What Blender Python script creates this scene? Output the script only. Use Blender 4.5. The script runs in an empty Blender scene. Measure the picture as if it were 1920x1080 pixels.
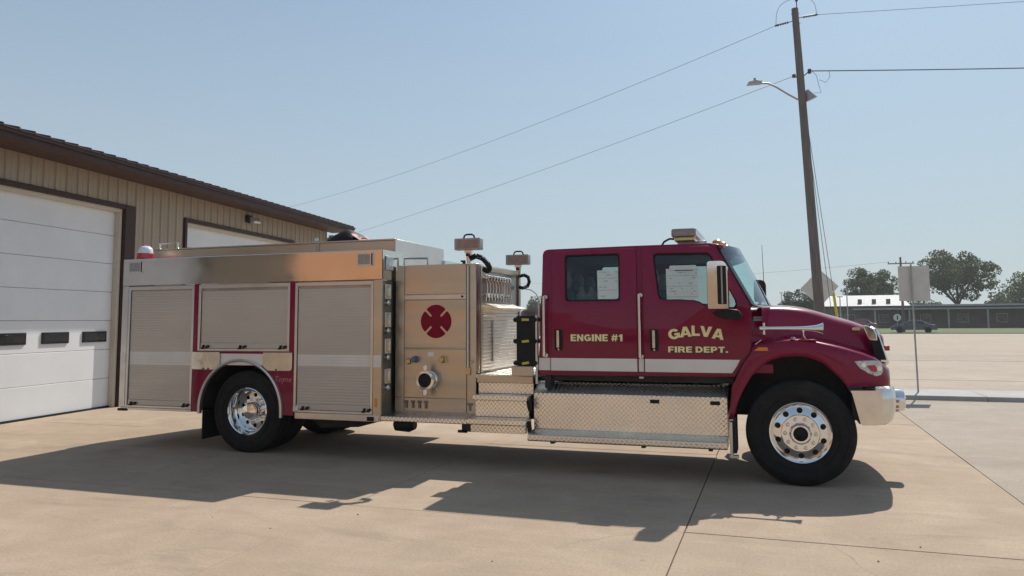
import bpy, bmesh, math, random
import numpy as np
from mathutils import Vector, Matrix
from math import radians as R, sin, cos, pi

random.seed(7)
rng = np.random.default_rng(7)
scene = bpy.context.scene
COL = scene.collection

# ---------------------------------------------------------------- camera
F_PX, CY_PX, H_CAM = 1430.0, 475.0, 1.66
TH, PITCH, ROLL = R(18.85), math.atan((601 - 475) / 1430.0), R(0.36)
fwd = Vector((-sin(TH) * cos(PITCH), cos(TH) * cos(PITCH), sin(PITCH)))
rgt = Vector((cos(TH), sin(TH), 0.0))
up = rgt.cross(fwd)
r2 = rgt * cos(ROLL) - up * sin(ROLL)
u2 = up * cos(ROLL) + rgt * sin(ROLL)
cd = bpy.data.cameras.new('camera')
cam = bpy.data.objects.new('camera', cd)
COL.objects.link(cam)
cam.matrix_world = Matrix(((r2.x, u2.x, -fwd.x, 0), (r2.y, u2.y, -fwd.y, 0), (r2.z, u2.z, -fwd.z, H_CAM), (0, 0, 0, 1)))
cd.sensor_width = 36.0
cd.lens = F_PX / 1920 * 36.0
cd.shift_y = -(540 - CY_PX) / 1920.0
cd.clip_start, cd.clip_end = 0.05, 6000
scene.camera = cam

# ---------------------------------------------------------------- sky, sun, exposure
SUN_EL, SUN_AZ = R(47.5), R(12.5)          # azimuth measured from +Y towards +X
world = bpy.data.worlds.new('World')
scene.world = world
world.use_nodes = True
wn = world.node_tree
wn.nodes.clear()
sky = wn.nodes.new('ShaderNodeTexSky')
sky.sky_type = 'NISHITA'
sky.sun_disc = False
sky.sun_elevation = SUN_EL
sky.sun_rotation = SUN_AZ
sky.altitude = 200
sky.air_density = 1.1
sky.dust_density = 1.2
sky.ozone_density = 2.5
bg = wn.nodes.new('ShaderNodeBackground')
bg.inputs['Strength'].default_value = 0.085
wo = wn.nodes.new('ShaderNodeOutputWorld')
veil = wn.nodes.new('ShaderNodeMix')          # summer haze: the sky washed towards one pale blue-grey
veil.data_type = 'RGBA'
veil.inputs[7].default_value = (4.95, 5.75, 6.3, 1)
tc = wn.nodes.new('ShaderNodeTexCoord'); sz = wn.nodes.new('ShaderNodeSeparateXYZ')
wn.links.new(tc.outputs['Generated'], sz.inputs[0])
vr = wn.nodes.new('ShaderNodeMapRange'); vr.interpolation_type = 'SMOOTHSTEP'
vr.inputs['From Min'].default_value = -0.02; vr.inputs['From Max'].default_value = 0.55
vr.inputs['To Min'].default_value = 0.86; vr.inputs['To Max'].default_value = 0.38
wn.links.new(sz.outputs['Z'], vr.inputs['Value']); wn.links.new(vr.outputs[0], veil.inputs['Factor'])
tint = wn.nodes.new('ShaderNodeMix'); tint.data_type = 'RGBA'; tint.blend_type = 'MULTIPLY'
tint.inputs['Factor'].default_value = 1.0
tint.inputs[7].default_value = (0.79, 1.0, 1.07, 1)
wn.links.new(sky.outputs[0], tint.inputs[6])
wn.links.new(tint.outputs[2], veil.inputs[6])
wn.links.new(veil.outputs[2], bg.inputs[0])
wn.links.new(bg.outputs[0], wo.inputs[0])

ld = bpy.data.lights.new('sun', 'SUN')
ld.energy = 4.2
ld.angle = R(0.55)
ld.color = (1.0, 0.93, 0.82)
sun = bpy.data.objects.new('sun', ld)
COL.objects.link(sun)
S = Vector((cos(SUN_EL) * sin(SUN_AZ), cos(SUN_EL) * cos(SUN_AZ), sin(SUN_EL)))
sun.rotation_euler = S.to_track_quat('Z', 'Y').to_euler()
sun.location = (0, 0, 30)

scene.view_settings.view_transform = 'Standard'
scene.view_settings.look = 'None'
scene.view_settings.exposure = 0.22
scene.view_settings.gamma = 1.0
scene.view_settings.use_curve_mapping = False

# ---------------------------------------------------------------- materials
def lin(r, g, b):
    f = lambda c: (c / 255 / 12.92) if c / 255 <= 0.04045 else ((c / 255 + 0.055) / 1.055) ** 2.4
    return (f(r), f(g), f(b))

class NT:
    def __init__(s, name):
        s.m = bpy.data.materials.new(name)
        s.m.use_nodes = True
        s.t = s.m.node_tree
        s.b = s.t.nodes['Principled BSDF']
        s.out = s.t.nodes['Material Output']
    def n(s, typ, **k):
        nd = s.t.nodes.new(typ)
        for a, v in k.items():
            setattr(nd, a, v)
        return nd
    def l(s, a, b):
        s.t.links.new(a, b)
    def pos(s, stretch=(1, 1, 1), obj=False, off=(0, 0, 0)):
        g = s.n('ShaderNodeTexCoord').outputs['Object'] if obj else s.n('ShaderNodeNewGeometry').outputs['Position']
        mp = s.n('ShaderNodeMapping')
        mp.inputs['Scale'].default_value = stretch
        mp.inputs['Location'].default_value = off
        s.l(g, mp.inputs[0])
        return mp.outputs[0]
    def noise(s, scale, detail=4, rough=0.55, vec=None, dist=0):
        nd = s.n('ShaderNodeTexNoise')
        nd.inputs['Scale'].default_value = scale
        nd.inputs['Detail'].default_value = detail
        nd.inputs['Roughness'].default_value = rough
        nd.inputs['Distortion'].default_value = dist
        if vec is not None:
            s.l(vec, nd.inputs['Vector'])
        return nd.outputs['Fac']
    def ramp(s, fac, stops):
        nd = s.n('ShaderNodeValToRGB')
        e = nd.color_ramp.elements
        while len(e) < len(stops):
            e.new(0.5)
        for i, (p, c) in enumerate(stops):
            e[i].position = p
            e[i].color = (c[0], c[1], c[2], 1) if not isinstance(c, (int, float)) else (c, c, c, 1)
        s.l(fac, nd.inputs[0])
        return nd.outputs[0]
    def math(s, op, a, b=None, c=None, clamp=False):
        nd = s.n('ShaderNodeMath', operation=op, use_clamp=clamp)
        for i, v in enumerate((a, b, c)):
            if v is None:
                continue
            if isinstance(v, (int, float)):
                nd.inputs[i].default_value = v
            else:
                s.l(v, nd.inputs[i])
        return nd.outputs[0]
    def mixc(s, fac, a, b, mode='MIX'):
        nd = s.n('ShaderNodeMix', data_type='RGBA', blend_type=mode)
        for sock, v in ((nd.inputs['Factor'], fac), (nd.inputs[6], a), (nd.inputs[7], b)):
            if isinstance(v, (int, float)):
                sock.default_value = v
            elif isinstance(v, tuple):
                sock.default_value = (v[0], v[1], v[2], 1)
            else:
                s.l(v, sock)
        return nd.outputs[2]
    def bump(s, h, strength=0.3, dist=0.01, normal=None):
        nd = s.n('ShaderNodeBump')
        nd.inputs['Strength'].default_value = strength
        nd.inputs['Distance'].default_value = dist
        s.l(h, nd.inputs['Height'])
        if normal is not None:
            s.l(normal, nd.inputs['Normal'])
        return nd.outputs[0]

MAT = {}
def pm(name, col, rough=0.5, metal=0.0, var=0.12, vscale=6, bump=0.0, bscale=60, bdist=0.004, stretch=(1, 1, 1), coat=0.0, rvar=0.08, spec=0.5, obj=False, dirt=0.0, coat_rough=0.04):
    t = NT(name)
    p = t.pos(stretch, obj)
    n1 = t.noise(vscale, 5, 0.6, p)
    lo = tuple(c * (1 - var) for c in col)
    hi = tuple(min(1, c * (1 + var)) for c in col)
    c = t.ramp(n1, [(0.3, lo), (0.7, hi)])
    if dirt > 0:
        d = t.noise(vscale * 0.37, 6, 0.7, p)
        dm = t.ramp(d, [(0.52, 0.0), (0.78, dirt)])
        c = t.mixc(dm, c, (0.17, 0.14, 0.11))
    t.l(c, t.b.inputs['Base Color'])
    rr = t.ramp(t.noise(vscale * 2.3, 4, 0.6, p), [(0.3, max(0.0, rough - rvar)), (0.7, min(1.0, rough + rvar))])
    t.l(rr, t.b.inputs['Roughness'])
    t.b.inputs['Metallic'].default_value = metal
    t.b.inputs['Specular IOR Level'].default_value = spec
    t.b.inputs['Coat Weight'].default_value = coat
    t.b.inputs['Coat Roughness'].default_value = coat_rough
    if bump > 0:
        t.l(t.bump(t.noise(bscale, 4, 0.6, p), bump, bdist), t.b.inputs['Normal'])
    MAT[name] = t.m
    return t.m

pm('red_paint', (0.215, 0.002, 0.037), 0.30, 0, 0.06, 3, 0.012, 9, 0.004, coat=0.65, rvar=0.04, spec=0.1)
pm('polished_steel', (0.68, 0.64, 0.60), 0.11, 1, 0.05, 2.0, 0.02, 1.3, 0.03, rvar=0.04)
pm('brushed_steel', (0.55, 0.478, 0.385), 0.38, 1, 0.09, 1.3, 0.0, stretch=(0.3, 1, 2.2), rvar=0.12)
pm('brushed_steel_dark', (0.40, 0.39, 0.38), 0.38, 1, 0.18, 3, 0.05, 30, 0.002, rvar=0.1)
pm('corner_steel', (0.22, 0.215, 0.21), 0.4, 1, 0.25, 3, 0.05, 30, 0.002, rvar=0.1)
pm('satin_aluminium', (0.56, 0.52, 0.475), 0.5, 0.6, 0.05, 1.2, 0.0, stretch=(0.6, 1, 1.6), rvar=0.06)
pm('aluminium_trim', (0.66, 0.63, 0.60), 0.34, 0.9, 0.06, 3)
pm('reflective_band', (0.74, 0.71, 0.67), 0.42, 0.2, 0.05, 4)
pm('white_stripe', (0.80, 0.77, 0.73), 0.38, 0.0, 0.04, 4, spec=0.4)
pm('chrome', (0.82, 0.82, 0.82), 0.07, 1, 0.03, 6, rvar=0.03)
pm('chrome_worn', (0.72, 0.70, 0.67), 0.16, 1, 0.08, 5, 0.03, 9, 0.01, rvar=0.08)
pm('black_rubber', (0.012, 0.012, 0.013), 0.72, 0, 0.3, 9, 0.1, 80, 0.002, spec=0.3, dirt=0.12)
pm('black_plastic', (0.011, 0.011, 0.014), 0.5, 0, 0.25, 8, 0.0, spec=0.25)
pm('chassis_black', (0.014, 0.013, 0.013), 0.62, 0, 0.4, 5, dirt=0.25)
pm('interior_grey', (0.10, 0.092, 0.085), 0.8, 0, 0.2, 6)
pm('seat_cloth', (0.40, 0.35, 0.29), 0.9, 0, 0.2, 12)
pm('gold_leaf', (0.94, 0.79, 0.40), 0.38, 0.1, 0.10, 25)
pm('letter_shadow', (0.02, 0.012, 0.012), 0.5, 0, 0.05)
pm('cross_red', (0.23, 0.003, 0.022), 0.45, 0, 0.05, 4, spec=0.15)
pm('script_pink', (0.55, 0.20, 0.20), 0.4, 0, 0.05, 4)
pm('amber_lens', (0.75, 0.22, 0.02), 0.2, 0, 0.08, 30, coat=0.6)
pm('red_lens', (0.42, 0.015, 0.03), 0.2, 0, 0.08, 30, coat=0.6)
pm('clear_lens', (0.50, 0.52, 0.54), 0.15, 0.5, 0.28, 40, 0.25, 90, 0.004, coat=0.5)
pm('grey_lens', (0.30, 0.30, 0.31), 0.25, 0.3, 0.12, 40, 0.2, 80, 0.003, coat=0.5)
pm('beacon_white', (0.70, 0.72, 0.76), 0.25, 0, 0.1, 20, coat=0.5)
pm('lightbar_lens', (0.26, 0.20, 0.19), 0.2, 0.25, 0.2, 25, 0.2, 60, 0.004, coat=0.5)
pm('grey_housing', (0.34, 0.33, 0.33), 0.45, 0.3, 0.1, 12)
pm('paper', (0.62, 0.68, 0.64), 0.8, 0, 0.04, 14)
pm('ink', (0.22, 0.25, 0.25), 0.8, 0, 0.1, 14)
pm('yellow_plastic', (0.62, 0.50, 0.05), 0.5, 0, 0.1, 20)
pm('blue_cap', (0.10, 0.16, 0.26), 0.4, 0.2, 0.1, 20)
pm('brass', (0.55, 0.42, 0.22), 0.3, 1, 0.1, 20)
pm('black_vinyl', (0.008, 0.006, 0.008), 0.6, 0, 0.3, 9, 0.2, 18, 0.02, spec=0.2)
pm('red_vinyl', (0.22, 0.015, 0.045), 0.5, 0, 0.2, 9, 0.2, 18, 0.02)
pm('siding_tan', (0.37, 0.30, 0.225), 0.5, 0.0, 0.05, 1.5, dirt=0.10)
pm('trim_brown', (0.058, 0.033, 0.031), 0.5, 0.0, 0.12, 4, spec=0.2)
pm('soffit_brown', (0.088, 0.052, 0.046), 0.6, 0.0, 0.12, 4, spec=0.2)
pm('roof_brown', (0.06, 0.038, 0.036), 0.5, 0.0, 0.15, 2, spec=0.25)
pm('door_white', (0.74, 0.75, 0.77), 0.45, 0, 0.04, 1.5, 0.03, 90, 0.001, dirt=0.05)
pm('door_casing', (0.55, 0.49, 0.40), 0.5, 0, 0.05, 3)
pm('dark_glass', (0.012, 0.014, 0.017), 0.08, 0, 0.1, 3)
pm('pole_wood', (0.15, 0.13, 0.12), 0.85, 0, 0.3, 4, 0.5, 22, 0.01, stretch=(6, 6, 0.35))
pm('wire_grey', (0.16, 0.17, 0.18), 0.6, 0.2, 0.1, 3)
pm('porcelain', (0.06, 0.055, 0.06), 0.3, 0, 0.1, 20)
pm('galvanised', (0.36, 0.36, 0.36), 0.5, 0.5, 0.12, 9)
pm('sign_back', (0.60, 0.57, 0.54), 0.6, 0.0, 0.08, 5)
pm('sign_back_tan', (0.36, 0.31, 0.25), 0.5, 0.2, 0.08, 5)
pm('brick_tan', (0.40, 0.21, 0.115), 0.9, 0, 0.10, 2.2)
pm('brick_brown', (0.23, 0.15, 0.10), 0.9, 0, 0.10, 2.2)
pm('block_white', (0.58, 0.56, 0.53), 0.9, 0, 0.06, 2.2)
pm('shop_wall', (0.115, 0.098, 0.088), 0.85, 0, 0.15, 1.2)
pm('shop_roof', (0.43, 0.435, 0.46), 0.7, 0.0, 0.06, 1.2)
pm('shop_trim', (0.33, 0.33, 0.35), 0.6, 0, 0.1, 1.2)
pm('car_dark', (0.030, 0.033, 0.042), 0.3, 0.3, 0.1, 2, coat=0.8)
pm('car_maroon', (0.09, 0.018, 0.03), 0.3, 0.2, 0.1, 2, coat=0.8)
pm('car_red', (0.20, 0.03, 0.035), 0.3, 0.1, 0.1, 2, coat=0.8)
pm('bark', (0.07, 0.055, 0.042), 0.9, 0, 0.3, 5, 0.5, 14, 0.03)

# tread plate: raised lozenges in a rotated checker, relief only
def tread(name, col, rough):
    t = NT(name)
    g = t.n('ShaderNodeNewGeometry')
    sx = t.n('ShaderNodeSeparateXYZ')
    t.l(g.outputs['Position'], sx.inputs[0])
    vv = t.math('ADD', sx.outputs['Y'], sx.outputs['Z'])
    k = 1 / 0.036
    a = t.math('MULTIPLY', t.math('ADD', sx.outputs['X'], vv), k * 0.70710678)
    b = t.math('MULTIPLY', t.math('SUBTRACT', sx.outputs['X'], vv), k * 0.70710678)
    fa = t.math('SUBTRACT', t.math('FRACT', a), 0.5)
    fb = t.math('SUBTRACT', t.math('FRACT', b), 0.5)
    chk = t.math('MODULO', t.math('ADD', t.math('FLOOR', a), t.math('FLOOR', b)), 2.0)
    chk = t.math('GREATER_THAN', t.math('ABSOLUTE', chk), 0.5)
    inv = t.math('SUBTRACT', 1.0, chk)
    la = t.math('ADD', t.math('MULTIPLY', fa, chk), t.math('MULTIPLY', fb, inv))
    lb = t.math('ADD', t.math('MULTIPLY', fb, chk), t.math('MULTIPLY', fa, inv))
    d = t.math('ADD', t.math('POWER', t.math('ABSOLUTE', t.math('DIVIDE', la, 0.52)), 2.0), t.math('POWER', t.math('ABSOLUTE', t.math('DIVIDE', lb, 0.20)), 2.0))
    h = t.math('SUBTRACT', 1.0, d, clamp=True)
    n1 = t.noise(3, 5, 0.6, t.pos())
    c = t.ramp(n1, [(0.3, tuple(x * 0.9 for x in col)), (0.7, tuple(x * 1.08 for x in col))])
    t.l(c, t.b.inputs['Base Color'])
    t.b.inputs['Metallic'].default_value = 1
    rr = t.ramp(t.noise(6, 4, 0.6, t.pos()), [(0.3, rough - 0.06), (0.7, rough + 0.06)])
    t.l(rr, t.b.inputs['Roughness'])
    t.l(t.bump(h, 0.7, 0.006), t.b.inputs['Normal'])
    MAT[name] = t.m
tread('tread_plate', (0.92, 0.83, 0.71), 0.26)
tread('tread_plate_dark', (0.45, 0.45, 0.46), 0.34)

# panes: tinted see-through glass with a Fresnel mirror
def glass(name, tint, rough=0.01, base=0.04):
    t = NT(name)
    t.t.nodes.remove(t.b)
    tr = t.n('ShaderNodeBsdfTransparent')
    tr.inputs[0].default_value = (*tint, 1)
    gl = t.n('ShaderNodeBsdfGlossy')
    gl.inputs['Roughness'].default_value = rough
    gl.inputs['Color'].default_value = (0.9, 0.95, 0.97, 1)
    fr = t.n('ShaderNodeLayerWeight')
    fr.inputs[0].default_value = 0.5
    f2 = t.math('ADD', t.math('MULTIPLY', t.math('POWER', fr.outputs['Facing'], 4.5), 0.92), base + 0.02, clamp=True)
    bp = t.bump(t.noise(1.3, 2, 0.5, t.pos()), 0.04, 0.05)
    t.l(bp, gl.inputs['Normal'])
    mx = t.n('ShaderNodeMixShader')
    t.l(f2, mx.inputs[0]); t.l(tr.outputs[0], mx.inputs[1]); t.l(gl.outputs[0], mx.inputs[2])
    t.l(mx.outputs[0], t.out.inputs[0])
    MAT[name] = t.m
glass('side_glass', (0.60, 0.68, 0.66))
glass('windshield_glass', (0.74, 0.95, 0.91))

# windshield shade band at its top edge needs its own darker tint (ceramic tint band of the pane)
glass('tint_band', (0.10, 0.14, 0.17))

def concrete(name, base, warm, scale=1.0, stain=0.5, crack=True):
    t = NT(name)
    p = t.pos()
    big = t.noise(0.35 * scale, 4, 0.6, p, 0.4)
    mid = t.noise(1.9 * scale, 6, 0.65, p, 0.5)
    fine = t.noise(46 * scale, 6, 0.7, p)
    grit = t.noise(190 * scale, 3, 0.7, p)
    c = t.ramp(big, [(0.3, base), (0.7, warm)])
    c = t.mixc(t.ramp(mid, [(0.34, 0.42), (0.66, 0.0)]), c, tuple(x * 0.66 for x in base))
    blot = t.noise(0.9 * scale, 5, 0.62, t.pos(off=(11, 5, 0)), 0.8)
    c = t.mixc(t.ramp(blot, [(0.52, 0.0), (0.72, 0.45)]), c, tuple(min(1, x * 1.16) for x in warm))
    c = t.mixc(t.ramp(fine, [(0.36, 0.50), (0.64, 0.0)]), c, tuple(x * 0.55 for x in base))
    c = t.mixc(t.ramp(grit, [(0.55, 0.0), (0.72, 0.42)]), c, tuple(min(1, x * 1.5) for x in base))
    # directional sweep marks
    sw = t.noise(2.6, 5, 0.7, t.pos((0.22, 1.6, 1)), 0.6)
    c = t.mixc(t.ramp(sw, [(0.5, 0.0), (0.8, 0.30 * stain)]), c, tuple(min(1, x * 1.28) for x in warm))
    # tyre scuffs, drips and stains
    st = t.noise(0.8, 7, 0.72, t.pos((0.5, 1.4, 1), off=(3, 1, 0)), 1.2)
    c = t.mixc(t.ramp(st, [(0.55, 0.0), (0.75, 0.55 * stain)]), c, (0.13, 0.105, 0.08))
    vs = t.n('ShaderNodeTexVoronoi')
    vs.inputs['Scale'].default_value = 1.7
    t.l(p, vs.inputs['Vector'])
    spot = t.ramp(vs.outputs['Distance'], [(0.0, 0.5 * stain), (0.055, 0.0)])
    c = t.mixc(spot, c, (0.09, 0.075, 0.06))
    if crack:
        v = t.n('ShaderNodeTexVoronoi', feature='DISTANCE_TO_EDGE')
        v.inputs['Scale'].default_value = 0.34
        wv = t.n('ShaderNodeVectorMath', operation='ADD')
        ns = t.n('ShaderNodeTexNoise'); ns.inputs['Scale'].default_value = 1.6; ns.inputs['Detail'].default_value = 6
        t.l(p, ns.inputs['Vector'])
        sc = t.n('ShaderNodeVectorMath', operation='SCALE'); sc.inputs['Scale'].default_value = 0.5
        t.l(ns.outputs['Color'], sc.inputs[0])
        t.l(p, wv.inputs[0]); t.l(sc.outputs[0], wv.inputs[1])
        t.l(wv.outputs[0], v.inputs['Vector'])
        cr = t.ramp(v.outputs['Distance'], [(0.0, 0.30), (0.0035, 0.0)])
        gate = t.ramp(t.noise(0.5, 2, 0.5, t.pos(off=(7, 3, 0))), [(0.54, 0.0), (0.6, 1.0)])
        c = t.mixc(t.math('MULTIPLY', cr, gate), c, (0.09, 0.075, 0.06))
    oi = t.n('ShaderNodeObjectInfo')
    c = t.mixc(t.math('MULTIPLY', oi.outputs['Random'], 0.10), c, tuple(x * 0.6 for x in base))
    t.l(c, t.b.inputs['Base Color'])
    t.b.inputs['Roughness'].default_value = 0.88
    t.b.inputs['Specular IOR Level'].default_value = 0.25
    hh = t.math('ADD', t.math('MULTIPLY', fine, 0.6), t.math('MULTIPLY', grit, 0.4))
    t.l(t.bump(hh, 0.35, 0.004), t.b.inputs['Normal'])
    MAT[name] = t.m
concrete('apron_concrete', (0.415, 0.318, 0.235), (0.485, 0.385, 0.295), 1.0, 0.8, False)
concrete('lot_concrete', (0.42, 0.35, 0.28), (0.47, 0.405, 0.335), 0.5, 0.5, False)
concrete('grey_pavement', (0.385, 0.325, 0.265), (0.44, 0.38, 0.32), 1.0, 0.7, False)
concrete('kerb_concrete', (0.46, 0.45, 0.44), (0.52, 0.51, 0.50), 1.0, 0.3, False)
pm('joint_filler', (0.15, 0.122, 0.095), 0.95, 0, 0.3, 9)
pm('grass_ground', (0.09, 0.115, 0.035), 0.95, 0, 0.3, 1.4, 0.6, 9, 0.05)

def leaf_mat(name, col):
    t = NT(name)
    oi = t.noise(0.55, 3, 0.6, t.pos())
    c = t.ramp(oi, [(0.3, tuple(x * 0.65 for x in col)), (0.7, tuple(x * 1.35 for x in col))])
    t.l(c, t.b.inputs['Base Color'])
    t.b.inputs['Roughness'].default_value = 0.6
    t.b.inputs['Specular IOR Level'].default_value = 0.3
    tl = t.n('ShaderNodeBsdfTranslucent')
    t.l(c, tl.inputs[0])
    mx = t.n('ShaderNodeMixShader'); mx.inputs[0].default_value = 0.3
    t.l(t.b.outputs[0], mx.inputs[1]); t.l(tl.outputs[0], mx.inputs[2])
    t.l(mx.outputs[0], t.out.inputs[0])
    MAT[name] = t.m
leaf_mat('leaves_green', (0.075, 0.105, 0.042))
leaf_mat('leaves_dark', (0.058, 0.085, 0.040))

# ---------------------------------------------------------------- mesh helpers
def hermite(xs, ys, x):
    xs = np.asarray(xs, float); ys = np.asarray(ys, float)
    m = np.gradient(ys, xs)
    x = np.clip(x, xs[0], xs[-1])
    i = np.clip(np.searchsorted(xs, x) - 1, 0, len(xs) - 2)
    h = xs[i + 1] - xs[i]; t = (x - xs[i]) / h
    return float((2 * t**3 - 3 * t**2 + 1) * ys[i] + (t**3 - 2 * t**2 + t) * h * m[i] + (-2 * t**3 + 3 * t**2) * ys[i + 1] + (t**3 - t**2) * h * m[i + 1])

def wloc(o):
    v = Vector((0, 0, 0))
    while o is not None:
        v += Vector(o.location); o = o.parent
    return v

def arc(cx, cz, r, a0, a1, n):
    return [(cx + r * cos(R(a0 + (a1 - a0) * i / n)), cz + r * sin(R(a0 + (a1 - a0) * i / n))) for i in range(n + 1)]

def rrect(x0, x1, z0, z1, r, n=4):
    return arc(x1 - r, z1 - r, r, 0, 90, n) + arc(x0 + r, z1 - r, r, 90, 180, n) + arc(x0 + r, z0 + r, r, 180, 270, n) + arc(x1 - r, z0 + r, r, 270, 360, n)

def circ(cx, cz, r, n=16, a=0):
    return [(cx + r * cos(2 * pi * i / n + a), cz + r * sin(2 * pi * i / n + a)) for i in range(n)]

class M:
    def __init__(s):
        s.bm = bmesh.new()
        s.mi = 0
    def mat(s, i):
        s.mi = i; return s
    def face(s, pts):
        vs = [s.bm.verts.new(p) for p in pts]
        f = s.bm.faces.new(vs); f.material_index = s.mi
        return s
    def box(s, x0, x1, y0, y1, z0, z1):
        v = [s.bm.verts.new(p) for p in ((x0, y0, z0), (x1, y0, z0), (x1, y1, z0), (x0, y1, z0), (x0, y0, z1), (x1, y0, z1), (x1, y1, z1), (x0, y1, z1))]
        for q in ((3, 2, 1, 0), (4, 5, 6, 7), (0, 1, 5, 4), (1, 2, 6, 5), (2, 3, 7, 6), (3, 0, 4, 7)):
            f = s.bm.faces.new([v[i] for i in q]); f.material_index = s.mi
        return s
    def plate(s, outer, y0, y1, holes=(), fn=None, cuts=()):
        """prism of an XZ outline (with holes) between two Y depths"""
        loops = [outer] + list(holes)
        def mk(y):
            lv, le = [], []
            for lp in loops:
                vs = [s.bm.verts.new((p[0], y, p[1])) for p in lp]
                lv.append(vs)
                le += [s.bm.edges.new((vs[i], vs[(i + 1) % len(vs)])) for i in range(len(vs))]
            g = bmesh.ops.triangle_fill(s.bm, use_beauty=True, use_dissolve=False, edges=le)
            fs = [f for f in g['geom'] if isinstance(f, bmesh.types.BMFace)]
            for f in fs: f.material_index = s.mi
            return lv
        a = mk(y0); b = mk(y1)
        for va, vb in zip(a, b):
            n = len(va)
            for i in range(n):
                f = s.bm.faces.new((va[i], va[(i + 1) % n], vb[(i + 1) % n], vb[i])); f.material_index = s.mi
        if cuts:
            for cz in cuts:
                bmesh.ops.bisect_plane(s.bm, geom=list(s.bm.verts) + list(s.bm.edges) + list(s.bm.faces), plane_co=(0, 0, cz), plane_no=(0, 0, 1))
            if fn:
                for v in s.bm.verts: v.co = fn(v.co)
        elif fn:
            for lv in a + b:
                for v in lv: v.co = fn(v.co)
        return s
    def prism(s, pts, axis_from, axis_to):
        """convex/any polygon (3D pts) swept by a vector"""
        d = Vector(axis_to) - Vector(axis_from)
        a = [s.bm.verts.new(p) for p in pts]; b = [s.bm.verts.new(Vector(p) + d) for p in pts]
        n = len(a)
        fs = [s.bm.faces.new(a), s.bm.faces.new(list(reversed(b)))]
        for i in range(n):
            fs.append(s.bm.faces.new((a[(i + 1) % n], a[i], b[i], b[(i + 1) % n])))
        for f in fs: f.material_index = s.mi
        return s
    def lathe(s, prof, c, axis='y', n=32, cap0=False, cap1=False):
        """prof: (radius, height along axis)"""
        rings = []
        for r, h in prof:
            ring = []
            for i in range(n):
                a = 2 * pi * i / n
                u, w = r * cos(a), r * sin(a)
                if axis == 'y': p = (c[0] + u, c[1] + h, c[2] + w)
                elif axis == 'z': p = (c[0] + u, c[1] + w, c[2] + h)
                else: p = (c[0] + h, c[1] + u, c[2] + w)
                ring.append(s.bm.verts.new(p))
            rings.append(ring)
        for a, b in zip(rings, rings[1:]):
            for i in range(n):
                f = s.bm.faces.new((a[i], a[(i + 1) % n], b[(i + 1) % n], b[i])); f.material_index = s.mi
        if cap0:
            f = s.bm.faces.new(rings[0]); f.material_index = s.mi
        if cap1:
            f = s.bm.faces.new(list(reversed(rings[-1]))); f.material_index = s.mi
        return s
    def tube(s, pts, r, n=8, cap=True, r1=None):
        pts = [Vector(p) for p in pts]
        rings = []
        ref = None
        for i, p in enumerate(pts):
            d = (pts[min(i + 1, len(pts) - 1)] - pts[max(i - 1, 0)]).normalized()
            if ref is None:
                ref = Vector((0, 0, 1)) if abs(d.z) < 0.9 else Vector((1, 0, 0))
            a = d.cross(ref).normalized(); b = d.cross(a).normalized()
            ref = -b
            rr = r if r1 is None else r + (r1 - r) * i / (len(pts) - 1)
            rings.append([s.bm.verts.new(p + a * rr * cos(2 * pi * k / n) + b * rr * sin(2 * pi * k / n)) for k in range(n)])
        for a, b in zip(rings, rings[1:]):
            for i in range(n):
                f = s.bm.faces.new((a[i], a[(i + 1) % n], b[(i + 1) % n], b[i])); f.material_index = s.mi
        if cap:
            for rg in (rings[0], list(reversed(rings[-1]))):
                f = s.bm.faces.new(rg); f.material_index = s.mi
        return s
    def grid(s, P, mi=None):
        """P[i][j] points"""
        V = [[s.bm.verts.new(p) for p in row] for row in P]
        for i in range(len(V) - 1):
            for j in range(len(V[0]) - 1):
                f = s.bm.faces.new((V[i][j], V[i][j + 1], V[i + 1][j + 1], V[i + 1][j])); f.material_index = s.mi
        return V
    def build(s, name, mats, parent=None, bevel=0.0, seg=2, smooth=35, local=False, at=None, kind=None, label=None, weld=False, double=True, subsurf=0):
        if weld:
            bmesh.ops.remove_doubles(s.bm, verts=s.bm.verts, dist=0.0008)
        bmesh.ops.recalc_face_normals(s.bm, faces=s.bm.faces)
        if parent is not None and not local and at is None:
            o = wloc(parent)
            for v in s.bm.verts: v.co -= o
        me = bpy.data.meshes.new(name)
        s.bm.to_mesh(me); s.bm.free()
        if isinstance(mats, str): mats = [mats]
        for m in mats: me.materials.append(MAT[m])
        if smooth:
            me.polygons.foreach_set('use_smooth', [True] * len(me.polygons))
            me.set_sharp_from_angle(angle=R(smooth))
        ob = bpy.data.objects.new(name, me)
        COL.objects.link(ob)
        if parent is not None: ob.parent = parent
        if at is not None:
            ob.location = Vector(at) - (wloc(parent) if parent is not None and not local else Vector((0, 0, 0)))
        if subsurf:
            md = ob.modifiers.new('subsurf', 'SUBSURF'); md.levels = subsurf; md.render_levels = subsurf
        if bevel:
            md = ob.modifiers.new('bevel', 'BEVEL'); md.width = bevel; md.segments = seg; md.limit_method = 'ANGLE'; md.angle_limit = R(32)
        if kind: ob['kind'] = kind
        if label: ob['label'] = label
        return ob

def thing(name, label, cat, loc=(0, 0, 0), rz=0, group=None):
    o = bpy.data.objects.new(name, None)
    COL.objects.link(o)
    o.location = loc; o.rotation_euler = (0, 0, rz)
    o.empty_display_size = 0.2
    o['label'] = label; o['category'] = cat
    if group: o['group'] = group
    return o

def tag(o, label, cat, group=None):
    o['label'] = label; o['category'] = cat
    if group: o['group'] = group
    return o

def struct(o):
    o['kind'] = 'structure'
    return o

def copy_at(o, parent, loc, name=None):
    c = o.copy(); COL.objects.link(c); c.parent = parent; c.location = loc
    return c

def copy_tree(o, parent=None):
    c = o.copy(); COL.objects.link(c); c.parent = parent
    for ch in list(o.children):
        copy_tree(ch, c)
    return c

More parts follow.
